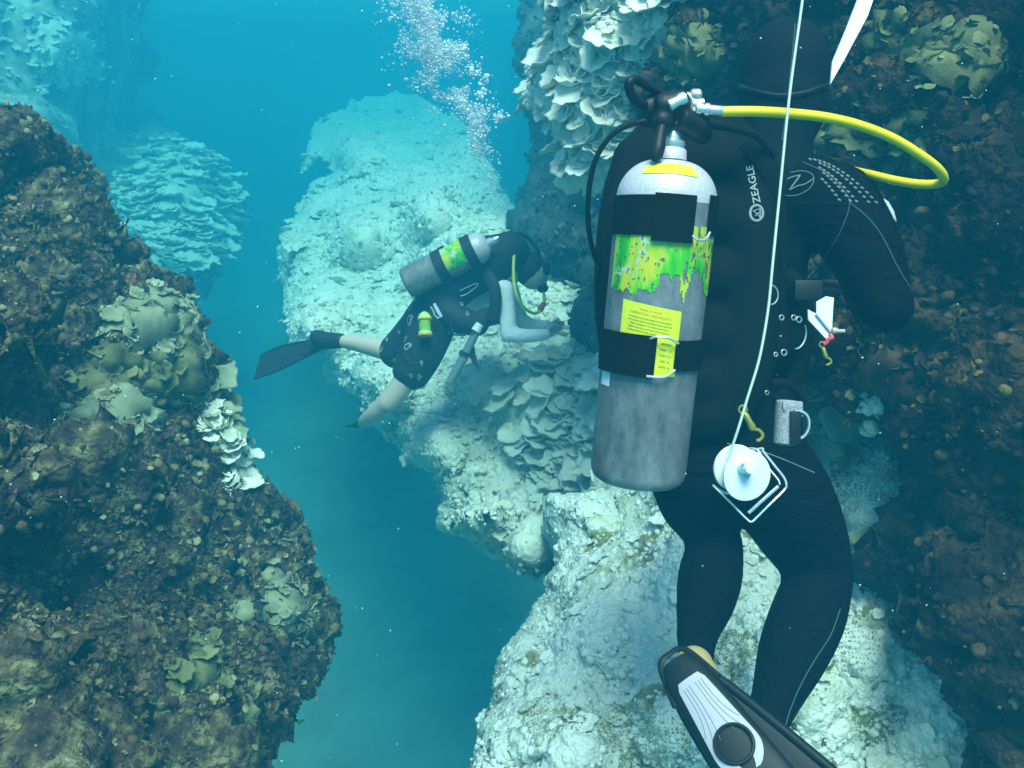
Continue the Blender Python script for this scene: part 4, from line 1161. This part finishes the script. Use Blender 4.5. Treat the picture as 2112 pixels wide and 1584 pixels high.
# ---- regulator
RG = thing('regulator', 'black and chrome regulator first stage with long yellow hose on the tank valve', 'regulator', V(1395, 230, 1.61))
m = MB()
m.lathe(V(1322, 226, 1.63), Vector(CR) * .95 + Vector(CF) * .2, [(0, .010), (.002, .028), (.012, .031), (.022, .031), (.024, .024), (.05, .022)], 28)
m.build('dust_cap', M_rubber, RG)
m = MB(); m.lathe(V(1352, 222, 1.60), Vector(CR) * .9 + Vector(CU) * .15, [(0, .020), (.012, .024), (.05, .024), (.06, .018)], 24); m.ball(V(1366, 250, 1.60), .022)
m.tube([V(1400, 240, 1.60), V(1440, 262, 1.62), V(1455, 285, 1.64)], [.022, .026, .016], 14)
skin('first_stage', m, M_rubber, RG, .004, 2)
m = MB(); m.lathe(V(1378, 219, 1.585), V(1412, 203, 1.585) - V(1378, 219, 1.585), [(0, .010), (.002, .012), (.018, .011), (.026, .013), (.034, .012), (.036, .006)], 20); m.build('yoke_screw', M_chrome, RG)
m = MB(); m.tube(curve([V(1396, 218, 1.60), V(1412, 198, 1.60), V(1428, 206, 1.60), V(1432, 236, 1.60)], 6), .0075, 10); m.build('yoke', M_steel, RG)
m = MB(); m.lathe(V(1424, 196, 1.60), Vector(CR), [(0, .008), (.004, .011), (.016, .011), (.02, .007)], 16); m.lathe(V(1428, 216, 1.60), Vector(CR) + Vector(CU) * .1, [(0, .010), (.02, .010)], 12); m.build('port_plug', M_steel, RG)
m = MB(); m.lathe(V(1434, 224, 1.595), V(1492, 229, 1.59) - V(1434, 224, 1.595), [(0, .007), (.002, .011), (.010, .011), (.011, .008), (.016, .008), (.017, .0115), (.024, .0115), (.026, .009), (.050, .0088), (.052, .007)], 20); m.build('hose_fitting', M_chrome, RG)
def hose(pts, r, mat, parent, name='hose'): m = MB(); m.tube(curve([V(*p) for p in pts], 10), r, 12); return m.build(name, mat, parent)
hose([(1489, 230, 1.59), (1560, 230, 1.59), (1628, 234, 1.60), (1700, 242, 1.62), (1770, 258, 1.64), (1840, 285, 1.66), (1895, 318, 1.68), (1930, 344, 1.70), (1946, 366, 1.73), (1938, 378, 1.77), (1900, 380, 1.80), (1850, 373, 1.84), (1795, 360, 1.90), (1760, 352, 2.0)], .0092, M_yellow, RG, 'yellow_hose')
hose([(1375, 200, 1.62), (1340, 180, 1.60), (1312, 164, 1.58), (1298, 170, 1.57), (1300, 190, 1.58), (1318, 212, 1.60), (1345, 222, 1.62)], .0085, M_rubber, RG, 'short_hose')
hose([(1340, 248, 1.62), (1310, 254, 1.62), (1270, 272, 1.63), (1240, 306, 1.65), (1222, 350, 1.67), (1213, 410, 1.70), (1214, 470, 1.73), (1225, 525, 1.78), (1240, 560, 1.84)], .0052, M_rubber, RG, 'thin_hose')
hose([(1400, 235, 1.63), (1440, 250, 1.66), (1500, 262, 1.72), (1560, 280, 1.80), (1600, 320, 1.84)], .0085, M_rubber, RG, 'short_hose')

# ---- line and reel
GL = MB(); GL.tube(curve([V(x, y, d) for x, y, d in ((1662, -60, 1.52), (1655, 0, 1.52), (1628, 200, 1.53), (1608, 400, 1.54), (1594, 540, 1.54), (1584, 640, 1.545), (1566, 740, 1.55), (1542, 820, 1.555), (1524, 880, 1.56), (1508, 930, 1.57), (1490, 1003, 1.575))], 8), .0024, 8)
o = GL.build('guide_line', plain('line_white', (.62, .68, .56), .7), None, loc=V(1600, 450, 1.54)); setp(o, 'thin white line running from above past the yellow hose to the reel', 'line')
RL = thing('line_reel', 'white two-disc line reel with steel frame behind the right hip of the near diver', 'reel', V(1530, 975, 1.60))
axr = (V(1542, 984, 1.555) - V(1512, 964, 1.605)).normalized()
for (c, r_, nm) in ((V(1516, 964, 1.60), .0425, 'spool_disc'), (V(1540, 981, 1.56), .0455, 'spool_disc')):
    m = MB(); a2 = (-Vector(CF) * .92 + Vector(CR) * .22 - Vector(CU) * .12)
    m.lathe(c, a2, [(-.003, .005), (-.003, r_ - .001), (0, r_), (.003, r_ - .001), (.0035, r_ * .9), (.0035, .004)], 48); m.build(nm, M_plastic, RL)
m = MB(); a2 = (V(1540, 981, 1.56) - V(1516, 964, 1.60)); m.lathe(V(1516, 964, 1.60), a2, [(0, .020), (a2.length, .020)], 24); m.build('line_drum', plain('wound_line', (.55, .58, .48), .8), RL)
m = MB(); m.lathe(V(1532, 962, 1.555), -Vector(CF) + Vector(CR) * .3, [(0, .013), (.02, .012), (.026, .010)], 20); m.build('winding_knob', M_plastic, RL)
m = MB(); m.lathe(V(1534, 957, 1.534), -Vector(CF), [(0, .0045), (.002, .0045), (.003, .002)], 14); m.lathe(V(1541, 979, 1.556), -Vector(CF), [(0, .0055), (.003, .005), (.005, .002)], 14); m.build('bolt', M_steel, RL)
def rod(pts, r, name, mat, parent, closed=False, sub=5): m = MB(); m.tube(curve([V(*p) for p in pts], sub, closed), r, 8, closed=closed); return m.build(name, mat, parent)
rod([(1505, 940, 1.61), (1568, 925, 1.60), (1575, 932, 1.595), (1600, 963, 1.58), (1617, 985, 1.57), (1622, 1000, 1.565), (1618, 1010, 1.565), (1590, 1038, 1.56), (1562, 1066, 1.56), (1550, 1076, 1.56), (1540, 1070, 1.565), (1505, 1035, 1.59), (1470, 1000, 1.61)], .0020, 'frame', M_chrome, RL)
rod([(1540, 925, 1.61), (1562, 928, 1.60), (1585, 965, 1.585), (1605, 990, 1.575), (1608, 1000, 1.572)], .0018, 'frame_rail', M_steel, RL)
rod([(1605, 1003, 1.560), (1574, 1031, 1.558), (1544, 1058, 1.56)], .0030, 'handle', M_chrome, RL)
rod([(1470, 1000, 1.61), (1500, 1018, 1.60), (1520, 1005, 1.59)], .0025, 'frame_strut', M_steel, RL)
m = MB(); m.tube(curve([V(1500, 915, 1.70), V(1560, 928, 1.68), V(1610, 945, 1.72), V(1680, 975, 1.80)], 6), .0008, 5); 
o = m.build('cord', plain('thin_cord', (.30, .42, .38), .8), None, loc=V(1590, 940, 1.7)); setp(o, 'fine loose cord trailing right from the reel across the thigh', 'cord')
# brass snap hanging at the line
def snap(label, a, b, mat, s=1.0):
    A_, B_2 = Vector(a), Vector(b); X_ = (B_2 - A_); L_ = X_.length; X_.normalize(); S_ = X_.cross(Vector(CF)).normalized()
    o = thing('bolt_snap', label, 'clip', A_)
    m = MB(); m.tube([A_, A_ + X_ * L_ * .08, A_ + X_ * L_ * .3, A_ + X_ * L_ * .5, A_ + X_ * L_ * .62], [.003 * s, .005 * s, .0045 * s, .006 * s, .004 * s], 10); m.build('body', mat, o)
    m = MB(); m.tube(curve([A_ + X_ * L_ * .60, A_ + X_ * L_ * .72 + S_ * .007 * s, A_ + X_ * L_ * .92 + S_ * .008 * s, B_2, A_ + X_ * L_ * .95 - S_ * .004 * s], 5), .0026 * s, 8); m.build('hook', mat, o)
    m = MB(); c0 = A_ - X_ * .006 * s; m.tube([c0 + X_ * .006 * s * math.cos(t) + S_ * .006 * s * math.sin(t) for t in [2 * math.pi * k / 12 for k in range(12)]], .0018 * s, 6, closed=True); m.build('swivel_eye', mat, o)
    return o
snap('tarnished brass snap clip hanging just above the white reel', V(1536, 852, 1.60), V(1566, 908, 1.60), M_brass, 1.2)
snap('brass snap clip under the folded white slate', V(1697, 716, 1.78), V(1708, 752, 1.78), M_brass, .9)
# canister clip
CC = thing('metal_canister', 'dull grey canister with a steel ring hanging at the right hip', 'canister', V(1620, 870, 1.72))
m = MB(); m.lathe(V(1618, 918, 1.74), Vector(CU) * .97 + Vector(CR) * .06, [(0, .012), (.002, .020), (.004, .022), (.085, .022), (.088, .018), (.089, .010)], 28); m.build('canister_body', M_grey, CC)
m = MB(); m.box(V(1632, 838, 1.73), Vector(CR) * .020, Vector(CF) * .012, Vector(CU) * .010, .004); m.build('canister_lid', M_grey, CC)
m = MB(); m.box(V(1638, 882, 1.72), Vector(CR) * .010, Vector(CF) * .012, Vector(CU) * .032, .003); m.build('black_clamp', M_rubber, CC)
rod([(1640, 848, 1.72), (1656, 850, 1.72), (1667, 862, 1.72), (1668, 882, 1.72), (1658, 900, 1.72), (1642, 906, 1.72)], .0030, 'steel_ring', M_chrome, CC)
hose([(1590, 790, 1.80), (1625, 792, 1.80), (1650, 812, 1.80), (1662, 836, 1.80)], .009, M_nylon, BV, 'trim_strap')
# folded white slate
SL = thing('dive_slate', 'folded white plastic slate with red cord clipped at the waist of the near diver', 'slate', V(1700, 660, 1.79))
def panel(name, pts, depth, mat, parent):
    m = MB(); m.prism([V(*p) for p in pts], depth); return m.build(name, mat, parent, smooth=False)
panel('slate_leaf', [(1684, 622, 1.79), (1704, 611, 1.79), (1720, 614, 1.79), (1718, 640, 1.79), (1716, 683, 1.79), (1713, 684, 1.79), (1684, 648, 1.79)], Vector(CF) * .003, M_plastic, SL)
panel('slate_leaf', [(1667, 638, 1.785), (1673, 642, 1.785), (1684, 647, 1.785), (1712, 684, 1.785), (1707, 702, 1.785), (1668, 660, 1.785)], Vector(CF) * .003 - Vector(CR) * .001, M_plastic, SL)
m = MB(); m.tube([V(1683, 648, 1.782), V(1713, 685, 1.782)], .0022, 8); m.build('hinge', plain('blue_grey_plastic', (.30, .38, .62), .5), SL)
m = MB(); m.tube([V(1716, 682, 1.785), V(1722, 682, 1.785), V(1730, 683, 1.785), (V(1742, 683, 1.785))], [.006, .007, .004, .004], 10); m.build('slate_pencil', plain('beige_plastic', (.50, .44, .36), .6), SL)
rod([(1712, 690, 1.78), (1716, 697, 1.775), (1708, 700, 1.775), (1704, 707, 1.775), (1698, 710, 1.775)], .0042, 'red_cord', M_red, SL)
m = MB(); m.box(V(1664, 600, 1.83), Vector(CR) * .030, Vector(CF) * .015, Vector(CU) * .022, .008); m.build('slate_pouch', M_rubber, SL)
# white pointed stake
m = MB(); m.prism([V(1776, -20, 1.60), V(1808, -20, 1.60), V(1790, 32, 1.60), V(1742, 122, 1.60), V(1713, 173, 1.60), V(1717, 127, 1.60), V(1745, 60, 1.60)], Vector(CF) * .006)
o = m.build('marker_stake', M_plastic, None, smooth=False, loc=V(1760, 80, 1.6)); setp(o, 'long white pointed plastic stake reaching down from the top beside the hood', 'stake')
# ------------------------------------------------------------------ the second diver, side on over the ridge
D2 = 5.3
M_rash = plain('pale_rash_guard', (.82, .84, .90), .8, bump=.15, bscale=60)
def wrinkle(m, sc=30, st=.6):
    n, l = m.node_tree.nodes, m.node_tree.links; b = n['Principled BSDF']
    g = n.new('ShaderNodeNewGeometry'); t = n.new('ShaderNodeTexNoise'); t.inputs['Scale'].default_value = sc; t.inputs['Detail'].default_value = 2; t.inputs['Distortion'].default_value = 2.0; l.new(g.outputs['Position'], t.inputs['Vector'])
    bp = n.new('ShaderNodeBump'); bp.inputs['Strength'].default_value = st; bp.inputs['Distance'].default_value = .03; l.new(t.outputs[0], bp.inputs['Height']); l.new(bp.outputs[0], b.inputs['Normal'])
M_rash = plain('pale_rash_guard', (.88, .89, .92), .8); wrinkle(M_rash, 16, .3)
M_bcd2 = plain('blue_black_nylon', (.010, .014, .018), .75)
M_lime = plain('lime_plastic', (.50, .72, .05), .45)
M_org = plain('orange_band', (.75, .30, .05), .5)
def shorts_mat():
    m, n, l, b = node_mat('floral_shorts')
    tc = n.new('ShaderNodeTexCoord')
    w = n.new('ShaderNodeTexNoise'); w.inputs['Scale'].default_value = 7; l.new(tc.outputs['Object'], w.inputs['Vector'])
    v = n.new('ShaderNodeTexVoronoi'); v.inputs['Scale'].default_value = 13; v.feature = 'F1'
    mxv = n.new('ShaderNodeVectorMath'); mxv.operation = 'ADD'; sc = n.new('ShaderNodeVectorMath'); sc.operation = 'SCALE'; sc.inputs['Scale'].default_value = .12
    l.new(w.outputs['Color'], sc.inputs[0]); l.new(tc.outputs['Object'], mxv.inputs[0]); l.new(sc.outputs[0], mxv.inputs[1]); l.new(mxv.outputs[0], v.inputs['Vector'])
    r = n.new('ShaderNodeValToRGB'); l.new(v.outputs['Distance'], r.inputs[0]); e = r.color_ramp.elements
    e[0].position = .17; e[0].color = (0, 0, 0, 1); e[1].position = .34; e[1].color = (0, 0, 0, 1); x = e.new(.25); x.color = (1, 1, 1, 1)
    t = n.new('ShaderNodeTexNoise'); t.inputs['Scale'].default_value = 9; l.new(tc.outputs['Object'], t.inputs['Vector'])
    g = n.new('ShaderNodeMapRange'); g.inputs[1].default_value = .46; g.inputs[2].default_value = .49; l.new(t.outputs[0], g.inputs[0])
    mu = n.new('ShaderNodeMath'); mu.operation = 'MULTIPLY'; l.new(r.outputs[0], mu.inputs[0]); l.new(g.outputs[0], mu.inputs[1])
    mx = n.new('ShaderNodeMix'); mx.data_type = 'RGBA'; l.new(mu.outputs[0], mx.inputs['Factor']); mx.inputs['A'].default_value = (.012, .012, .014, 1); mx.inputs['B'].default_value = (.45, .46, .46, 1)
    l.new(mx.outputs['Result'], b.inputs['Base Color']); b.inputs['Roughness'].default_value = .85
    return m
M_shorts = shorts_mat(); wrinkle(M_shorts, 9)
def L2(m, ctrl, grow=0, sub=6): return limb(m, [(x, y, D2 + dz, r) for x, y, dz, r in ctrl], grow, 14, sub)
P2_ = thing('person', 'distant diver in pale rash guard and floral shorts reaching towards the ridge', 'person', V(880, 670, D2))
# the body itself
m = MB()
torso = [(880, 668, 0, 42), (930, 625, 0, 38), (985, 585, .02, 40), (1030, 562, .03, 40)]
L2(m, torso); L2(m, [(880, 660, .10, 40), (1030, 565, .12, 38)])
armR = [(1040, 600, -.14, 19), (1046, 640, -.16, 15), (1048, 688, -.18, 13)]; foreR = [(1048, 690, -.18, 13), (1085, 693, -.18, 11), (1124, 690, -.18, 8.5)]
armL = [(1050, 600, .22, 17), (1064, 636, .26, 13), (1078, 664, .30, 11)]; foreL = [(1078, 664, .30, 11), (1105, 671, .24, 9), (1130, 672, .14, 8)]
for c in (armR, foreR, armL, foreL): L2(m, c)
legA = [(875, 665, .12, 40), (845, 700, .14, 33), (808, 728, .16, 24)]; calfA = [(808, 726, .16, 22), (770, 716, .22, 20), (720, 706, .30, 15), (684, 702, .36, 12)]
legB = [(890, 680, -.06, 42), (862, 740, -.08, 34), (832, 790, -.08, 25), (800, 830, -.06, 22)]; calfB = [(800, 828, -.06, 21), (775, 852, .02, 19), (757, 866, .14, 16), (750, 872, .26, 13)]
for c in (legA, calfA, legB, calfB): L2(m, c)
L2(m, [(1040, 560, .03, 26), (1075, 556, .03, 20)])
m.ball(V(1100, 562, D2 + .03), (.092, .092, .105), 18, 12, ax); m.ball(V(1124, 566, D2 + .03), (.02, .016, .02), 10, 8, ax); m.ball(V(1112, 586, D2 + .03), (.05, .045, .035), 12, 8, ax)
skin('body', m, M_skin, P2_, .014, 3)
for wr, fd, sd in ((V(1122, 688, D2 - .18), (.75, .65, .10), (-.3, -.75, .6)), (V(1128, 676, D2 + .12), (.7, .6, .05), (-.3, -.8, .6))):
    m = MB(); hand(m, wr, fd, sd, (0, -.2, -1), .82, .35, .001); skin('hand', m, M_skin, P2_, .0055, 2)
m = MB(); L2(m, torso, .012); L2(m, [(940, 625, .10, 38), (1030, 565, .12, 38)], .012)
for c in (armR, foreR, armL, foreL): L2(m, c, .012)
skin('rash_guard', m, M_rash, P2_, .013, 3)
m = MB(); L2(m, [(895, 650, 0, 42), (880, 672, 0, 42)], .03); L2(m, [(893, 648, .10, 40), (878, 668, .12, 40)], .03); L2(m, [(875, 665, .12, 40), (845, 700, .14, 38), (818, 724, .16, 33)], .012); L2(m, [(890, 680, -.06, 42), (868, 730, -.08, 40), (850, 764, -.08, 36)], .016)
skin('shorts', m, M_shorts, P2_, .015, 3)
m = MB(); L2(m, [(700, 703, .33, 15), (672, 702, .37, 17), (655, 696, .39, 15)], .004); skin('bootie', m, M_bcd2, P2_, .010, 2)
m = MB(); m.ball(V(1094, 556, D2 + .03), (.100, .100, .105), 18, 12, ax); skin('hood', m, M_bcd2, P2_, .012, 2)
m = MB(); m.box(V(1122, 556, D2 + .03), Vector(CR) * .035, Vector(CF) * .07, Vector(CU) * .035, .012); m.build('mask', M_rubber, P2_)

fin('far black fin of the distant diver stretched out over the blue gap', V(700, 696, D2 + .36), V(560, 738, D2 + .60), CU * .6 - CF * .9 + CR * .2, bw=.21, blade_len=.46, mat=M_bcd2)
fin('near black fin of the distant diver hanging down into the gap', V(750, 872, D2 + .26), V(744, 884, D2 + .95), -CU + CR * .3, bw=.18, blade_len=.36, mat=M_bcd2)

B2 = thing('buoyancy_vest', 'dark vest around the distant diver under the tilted tank', 'vest', V(970, 590, D2))
m = MB()
L2(m, [(905, 615, -.04, 44), (950, 575, -.06, 46), (1010, 540, -.05, 46), (1050, 520, -.02, 36)], .02)
L2(m, [(905, 600, .12, 44), (1010, 535, .14, 44)], .02)
L2(m, [(1040, 510, 0, 22), (1072, 522, 0, 24)])
L2(m, [(920, 640, -.12, 30), (950, 660, -.16, 30), (985, 670, -.16, 24)]); L2(m, [(1000, 655, -.14, 20), (1040, 645, .0, 22)])
skin('jacket', m, M_bcd2, B2, .014, 4)
m = MB(); m.tube(curve([V(1000, 560, D2 - .20), V(1018, 590, D2 - .24), V(1022, 625, D2 - .24), V(1012, 660, D2 - .22)], 6), .035, 8, flat=.3, up=tuple(CF)); m.build('shoulder_strap', M_bcd2, B2)
rod([(948, 600, D2 - .2), (978, 586, D2 - .2), (986, 588, D2 - .2), (965, 605, D2 - .2), (950, 611, D2 - .2)], .003, 'cord_loop', M_steel, B2)
for (x, y, r_) in ((952, 627, 3), (964, 646, 3), (964, 650, 2), (938, 658, 2)): ring(x, y, D2 - .23, r_, r_, .003, 'd_ring', M_steel, B2)
m = MB(); m.tube([V(925, 655, D2 - .2), V(935, 690, D2 - .2), V(960, 690, D2 - .2)], .02, 8, flat=.4); m.build('blue_pocket', plain('deep_blue_nylon', (.01, .05, .16), .7), B2)

# tilted tank
tb2, tt2 = V(838, 584, D2 - .20), V(1012, 499, D2 - .26)
a2 = (tt2 - tb2).normalized(); l2 = (tt2 - tb2).length; r2 = .092
T2 = thing('scuba_tank', 'tilted grey tank with lime sticker on the back of the distant diver', 'tank', tb2)
m = MB(); m.lathe(tb2, a2, [(-.003, .02), (-.003, .082), (.008, .090), (.016, r2), (l2 - .10, r2)], 40); m.build('cylinder', M_alu, T2)
m = MB(); m.lathe(tb2, a2, [(l2 - .10, r2)] + [(l2 - .10 + .085 * math.sin(math.radians(q)), r2 * (.25 + .75 * math.cos(math.radians(q)))) for q in range(10, 91, 10)] + [(l2 + .01, .026), (l2 + .012, .01)], 40); m.build('shoulder_dome', M_dome, T2)
m = MB(); m.lathe(tb2 + a2 * (l2 + .01), a2, [(0, .018), (.02, .020), (.04, .014)], 16); m.build('valve_stem', M_chrome, T2)
for h in (.20, l2 - .155):
    m = MB(); m.lathe(tb2 + a2 * h, a2, [(0, r2 + .001), (0, r2 + .006), (.058, r2 + .006), (.058, r2 + .001)], 40); m.build('tank_strap', M_bcd2, T2)
m = MB(); m.box(tb2 + a2 * .225 - Vector(CF) * .02 + Vector(CU) * (r2 + .006), a2 * .02, Vector(CF) * .03, Vector(CU) * .008, .003); m.build('buckle', M_rubber, T2)
u2 = -Vector(CF); u2 = (u2 - a2 * u2.dot(a2)).normalized(); w2 = a2.cross(u2)
vs, fs = [], []
q = np.random.default_rng(3)
for i in range(21):
    for k in range(25):
        a = math.radians(-95 + 130 * k / 24); a = a if w2.dot(Vector(CU)) < 0 else -a
        h0 = l2 - .30 + .012 * math.sin(k * 1.7) + .006 * math.sin(k * 4.1)
        h = h0 + (l2 - .152 - h0) * i / 20
        vs.append(tb2 + a2 * h + (u2 * math.cos(a) + w2 * math.sin(a)) * (r2 + .0015))
for i in range(20):
    for k in range(24): fs.append((i * 25 + k, i * 25 + k + 1, (i + 1) * 25 + k + 1, (i + 1) * 25 + k))
m = MB(); m.add(vs, fs); m.build('green_sticker', M_stick, T2, fix=False)

R2 = thing('regulator', 'black regulator with thin yellow hose and red collar on the distant diver', 'regulator', V(1050, 500, D2))
m = MB(); m.ball(V(1046, 494, D2 - .03), .035, 14, 10); m.tube([V(1035, 492, D2 - .03), V(1066, 500, D2 - .05)], .022, 12); skin('first_stage', m, M_rubber, R2, .007, 2)
hose([(1063, 503, D2 - .06), (1060, 530, D2 - .14), (1059, 560, D2 - .24), (1061, 590, D2 - .30), (1070, 620, D2 - .30), (1085, 638, D2 - .22), (1102, 646, D2 - .14), (1116, 638, D2 - .08), (1123, 620, D2 - .02), (1121, 603, D2)], .0095, plain('faded_yellow_hose', (.72, .74, .10), .4), R2, 'yellow_hose')
m = MB(); m.tube([V(1114, 640, D2 - .09), V(1121, 627, D2 - .05)], .017, 12); m.build('red_collar', plain('red_collar', (.85, .08, .06), .5), R2)
m = MB(); m.ball(V(1119, 594, D2 + .01), (.035, .035, .03), 14, 10, ax); m.build('mouthpiece', M_rubber, R2)
hose([(1046, 490, D2 - .02), (1075, 482, D2), (1105, 510, D2 + .02), (1125, 560, D2 + .02), (1123, 590, D2 + .02)], .010, M_rubber, R2, 'black_hose')

# lime spool at the hip
SP = thing('line_spool', 'lime green line spool with orange bands hanging on the floral shorts', 'spool', V(876, 695, D2 - .25))
sa, sb = V(877, 692, D2 - .26), V(875, 642, D2 - .24); sx = (sb - sa); sl_ = sx.length
m = MB(); m.lathe(sa, sx, [(.02, .034), (sl_ * .62, .034)], 24); m.build('wound_line', plain('lime_line', (.30, .55, .04), .8, bump=.6, bscale=160), SP)
m = MB(); m.lathe(sa, sx, [(.004, .035), (.006, .040), (.022, .040), (.024, .035)], 24); m.build('lower_rim', plain('pale_lime', (.70, .85, .30), .5), SP)
m = MB(); m.lathe(sa, sx, [(sl_ * .62, .036), (sl_ * .64, .041), (sl_ * .74, .040), (sl_ * .88, .028), (sl_ * .98, .010)], 24); m.build('cap', plain('pale_lime_cap', (.62, .85, .18), .5), SP)
for h in (.0, .13): m = MB(); m.lathe(sa + sx.normalized() * h * .72, sx, [(-.004, .036), (-.003, .042), (.004, .042), (.005, .036)], 24); m.build('orange_band', M_org, SP)
CL = thing('metal_clips', 'cluster of pale steel clips beside the lime spool', 'clip', V(900, 645, D2 - .26))
rod([(888, 632, D2 - .25), (893, 640, D2 - .25), (897, 650, D2 - .25), (903, 656, D2 - .25), (908, 652, D2 - .25), (903, 642, D2 - .25), (897, 634, D2 - .25)], .0055, 'clip_ring', M_chrome, CL)
m = MB(); m.tube([V(895, 626, D2 - .26), V(902, 640, D2 - .26), V(910, 654, D2 - .26)], [.008, .012, .010], 8); m.build('clip_body', plain('pale_blue_metal', (.6, .62, .75), .4), CL)
# grey roll and dark blade hanging below
RO = thing('rolled_slate', 'grey rolled tube with pale cap hanging below the distant diver', 'tube', V(960, 730, D2 - .22))
m = MB(); m.tube([V(984, 680, D2 - .22), V(956, 738, D2 - .22), V(928, 788, D2 - .22)], [.024, .027, .024], 16); m.build('tube', plain('grey_vinyl', (.16, .22, .24), .5), RO)
m = MB(); m.tube([V(990, 668, D2 - .23), V(981, 683, D2 - .23)], [.024, .028], 14); m.build('white_cap', M_plastic, RO)
m = MB(); m.tube([V(960, 726, D2 - .22), V(955, 735, D2 - .22)], .031, 14); m.build('dark_band', M_bcd2, RO)
rod([(975, 680, D2 - .25), (971, 684, D2 - .25), (974, 688, D2 - .25), (979, 684, D2 - .25)], .003, 'clip_ring', M_rubber, RO, True)
m = MB(); m.prism([V(968, 712, D2 - .20), V(977, 710, D2 - .20), V(982, 735, D2 - .20), V(987, 762, D2 - .20), (V(975, 750, D2 - .20)), V(968, 735, D2 - .20)], Vector(CF) * .012)
o = m.build('dive_knife', M_bcd2, None, smooth=False, loc=V(976, 735, D2 - .2)); setp(o, 'dark pointed knife blade hanging right of the grey rolled tube', 'knife')

# ------------------------------------------------------------------ bubbles and drifting specks
def little(n, px, py, d, rad_, name, mat, label):
    c = P(px, py, d); t = (1 + 5 ** .5) / 2
    iv = np.array([(-1, t, 0), (1, t, 0), (-1, -t, 0), (1, -t, 0), (0, -1, t), (0, 1, t), (0, -1, -t), (0, 1, -t), (t, 0, -1), (t, 0, 1), (-t, 0, -1), (-t, 0, 1)]) / math.hypot(1, t)
    fi = np.array([(0, 11, 5), (0, 5, 1), (0, 1, 7), (0, 7, 10), (0, 10, 11), (1, 5, 9), (5, 11, 4), (11, 10, 2), (10, 7, 6), (7, 1, 8), (3, 9, 4), (3, 4, 2), (3, 2, 6), (3, 6, 8), (3, 8, 9), (4, 9, 5), (2, 4, 11), (6, 2, 10), (8, 6, 7), (9, 8, 1)])
    st = RNG.uniform(.7, 1.25, (len(c), 1, 3))
    v = (c[:, None] + iv[None] * st * rad_[:, None, None]).reshape(-1, 3)
    f = (fi[None] + (np.arange(len(c)) * 12)[:, None, None]).reshape(-1, 3)
    o = mesh(name, v, f, mat, None, True, loc=tuple(c.mean(0))); return setp(o, label, None, None, 'stuff')
M_bub, n_, l_, b_ = node_mat('bubble')
b_.inputs['Base Color'].default_value = (.92, .95, 1, 1); b_.inputs['Roughness'].default_value = .15; b_.inputs['Alpha'].default_value = .8
ys, cx_, wd, wt = [-60, 0, 60, 120, 180, 230, 280, 330, 380, 440, 500], [850, 868, 885, 900, 935, 965, 985, 992, 1000, 1030, 1052], [80, 78, 75, 72, 75, 62, 48, 40, 26, 20, 12], [1.0, 1.0, 1, .95, .8, .5, .28, .12, .03, .015, .015]
n = 42000
yy = RNG.uniform(-60, 500, n * 2); keep = RNG.random(n * 2) < np.interp(yy, ys, wt); yy = yy[keep][:n]
gg = RNG.normal(0, .50, len(yy)) + .12 * np.sign(RNG.normal(0, 1, len(yy)))
xx = np.interp(yy, ys, cx_) + np.interp(yy, ys, wd) * gg
cl = fbm(np.stack([xx / 34, yy / 34, yy * 0 + 2.2], 1), 3, 77)
ok = RNG.random(len(yy)) < np.clip(.55 + cl * .9 - .25 * np.abs(gg), .03, 1)
yy, xx = yy[ok], xx[ok]
ll = 10 + 0 * yy
little(len(yy), xx, yy, D2 + .1 + RNG.normal(0, .16, len(yy)), .0014 + .0085 * RNG.random(len(yy)) ** 6, 'bubbles', M_bub, 'rising column of exhaled bubbles above the distant diver')
# a few big bubble caps on the right flank of the column
n = 110; k = RNG.integers(0, 5, n); bx = np.array([955, 975, 997, 992, 1030])[k] + RNG.normal(0, 8, n); by = np.array([108, 148, 160, 196, 240])[k] + RNG.normal(0, 7, n)
little(n, bx, by, D2 + .05 + RNG.normal(0, .05, n), .006 + .012 * RNG.random(n) ** 2, 'large_bubbles', M_bub, 'larger silvery bubbles on the right flank of the column')
n = 300
d_ = RNG.uniform(1.3, 5.0, n)
little(n, RNG.uniform(0, 2112, n), RNG.uniform(0, 1584, n), d_, d_ * RNG.uniform(.00035, .0011, n), 'drifting_specks', plain('speck', (.7, .75, .68), .8), 'tiny pale particles drifting in the water')
build_water()
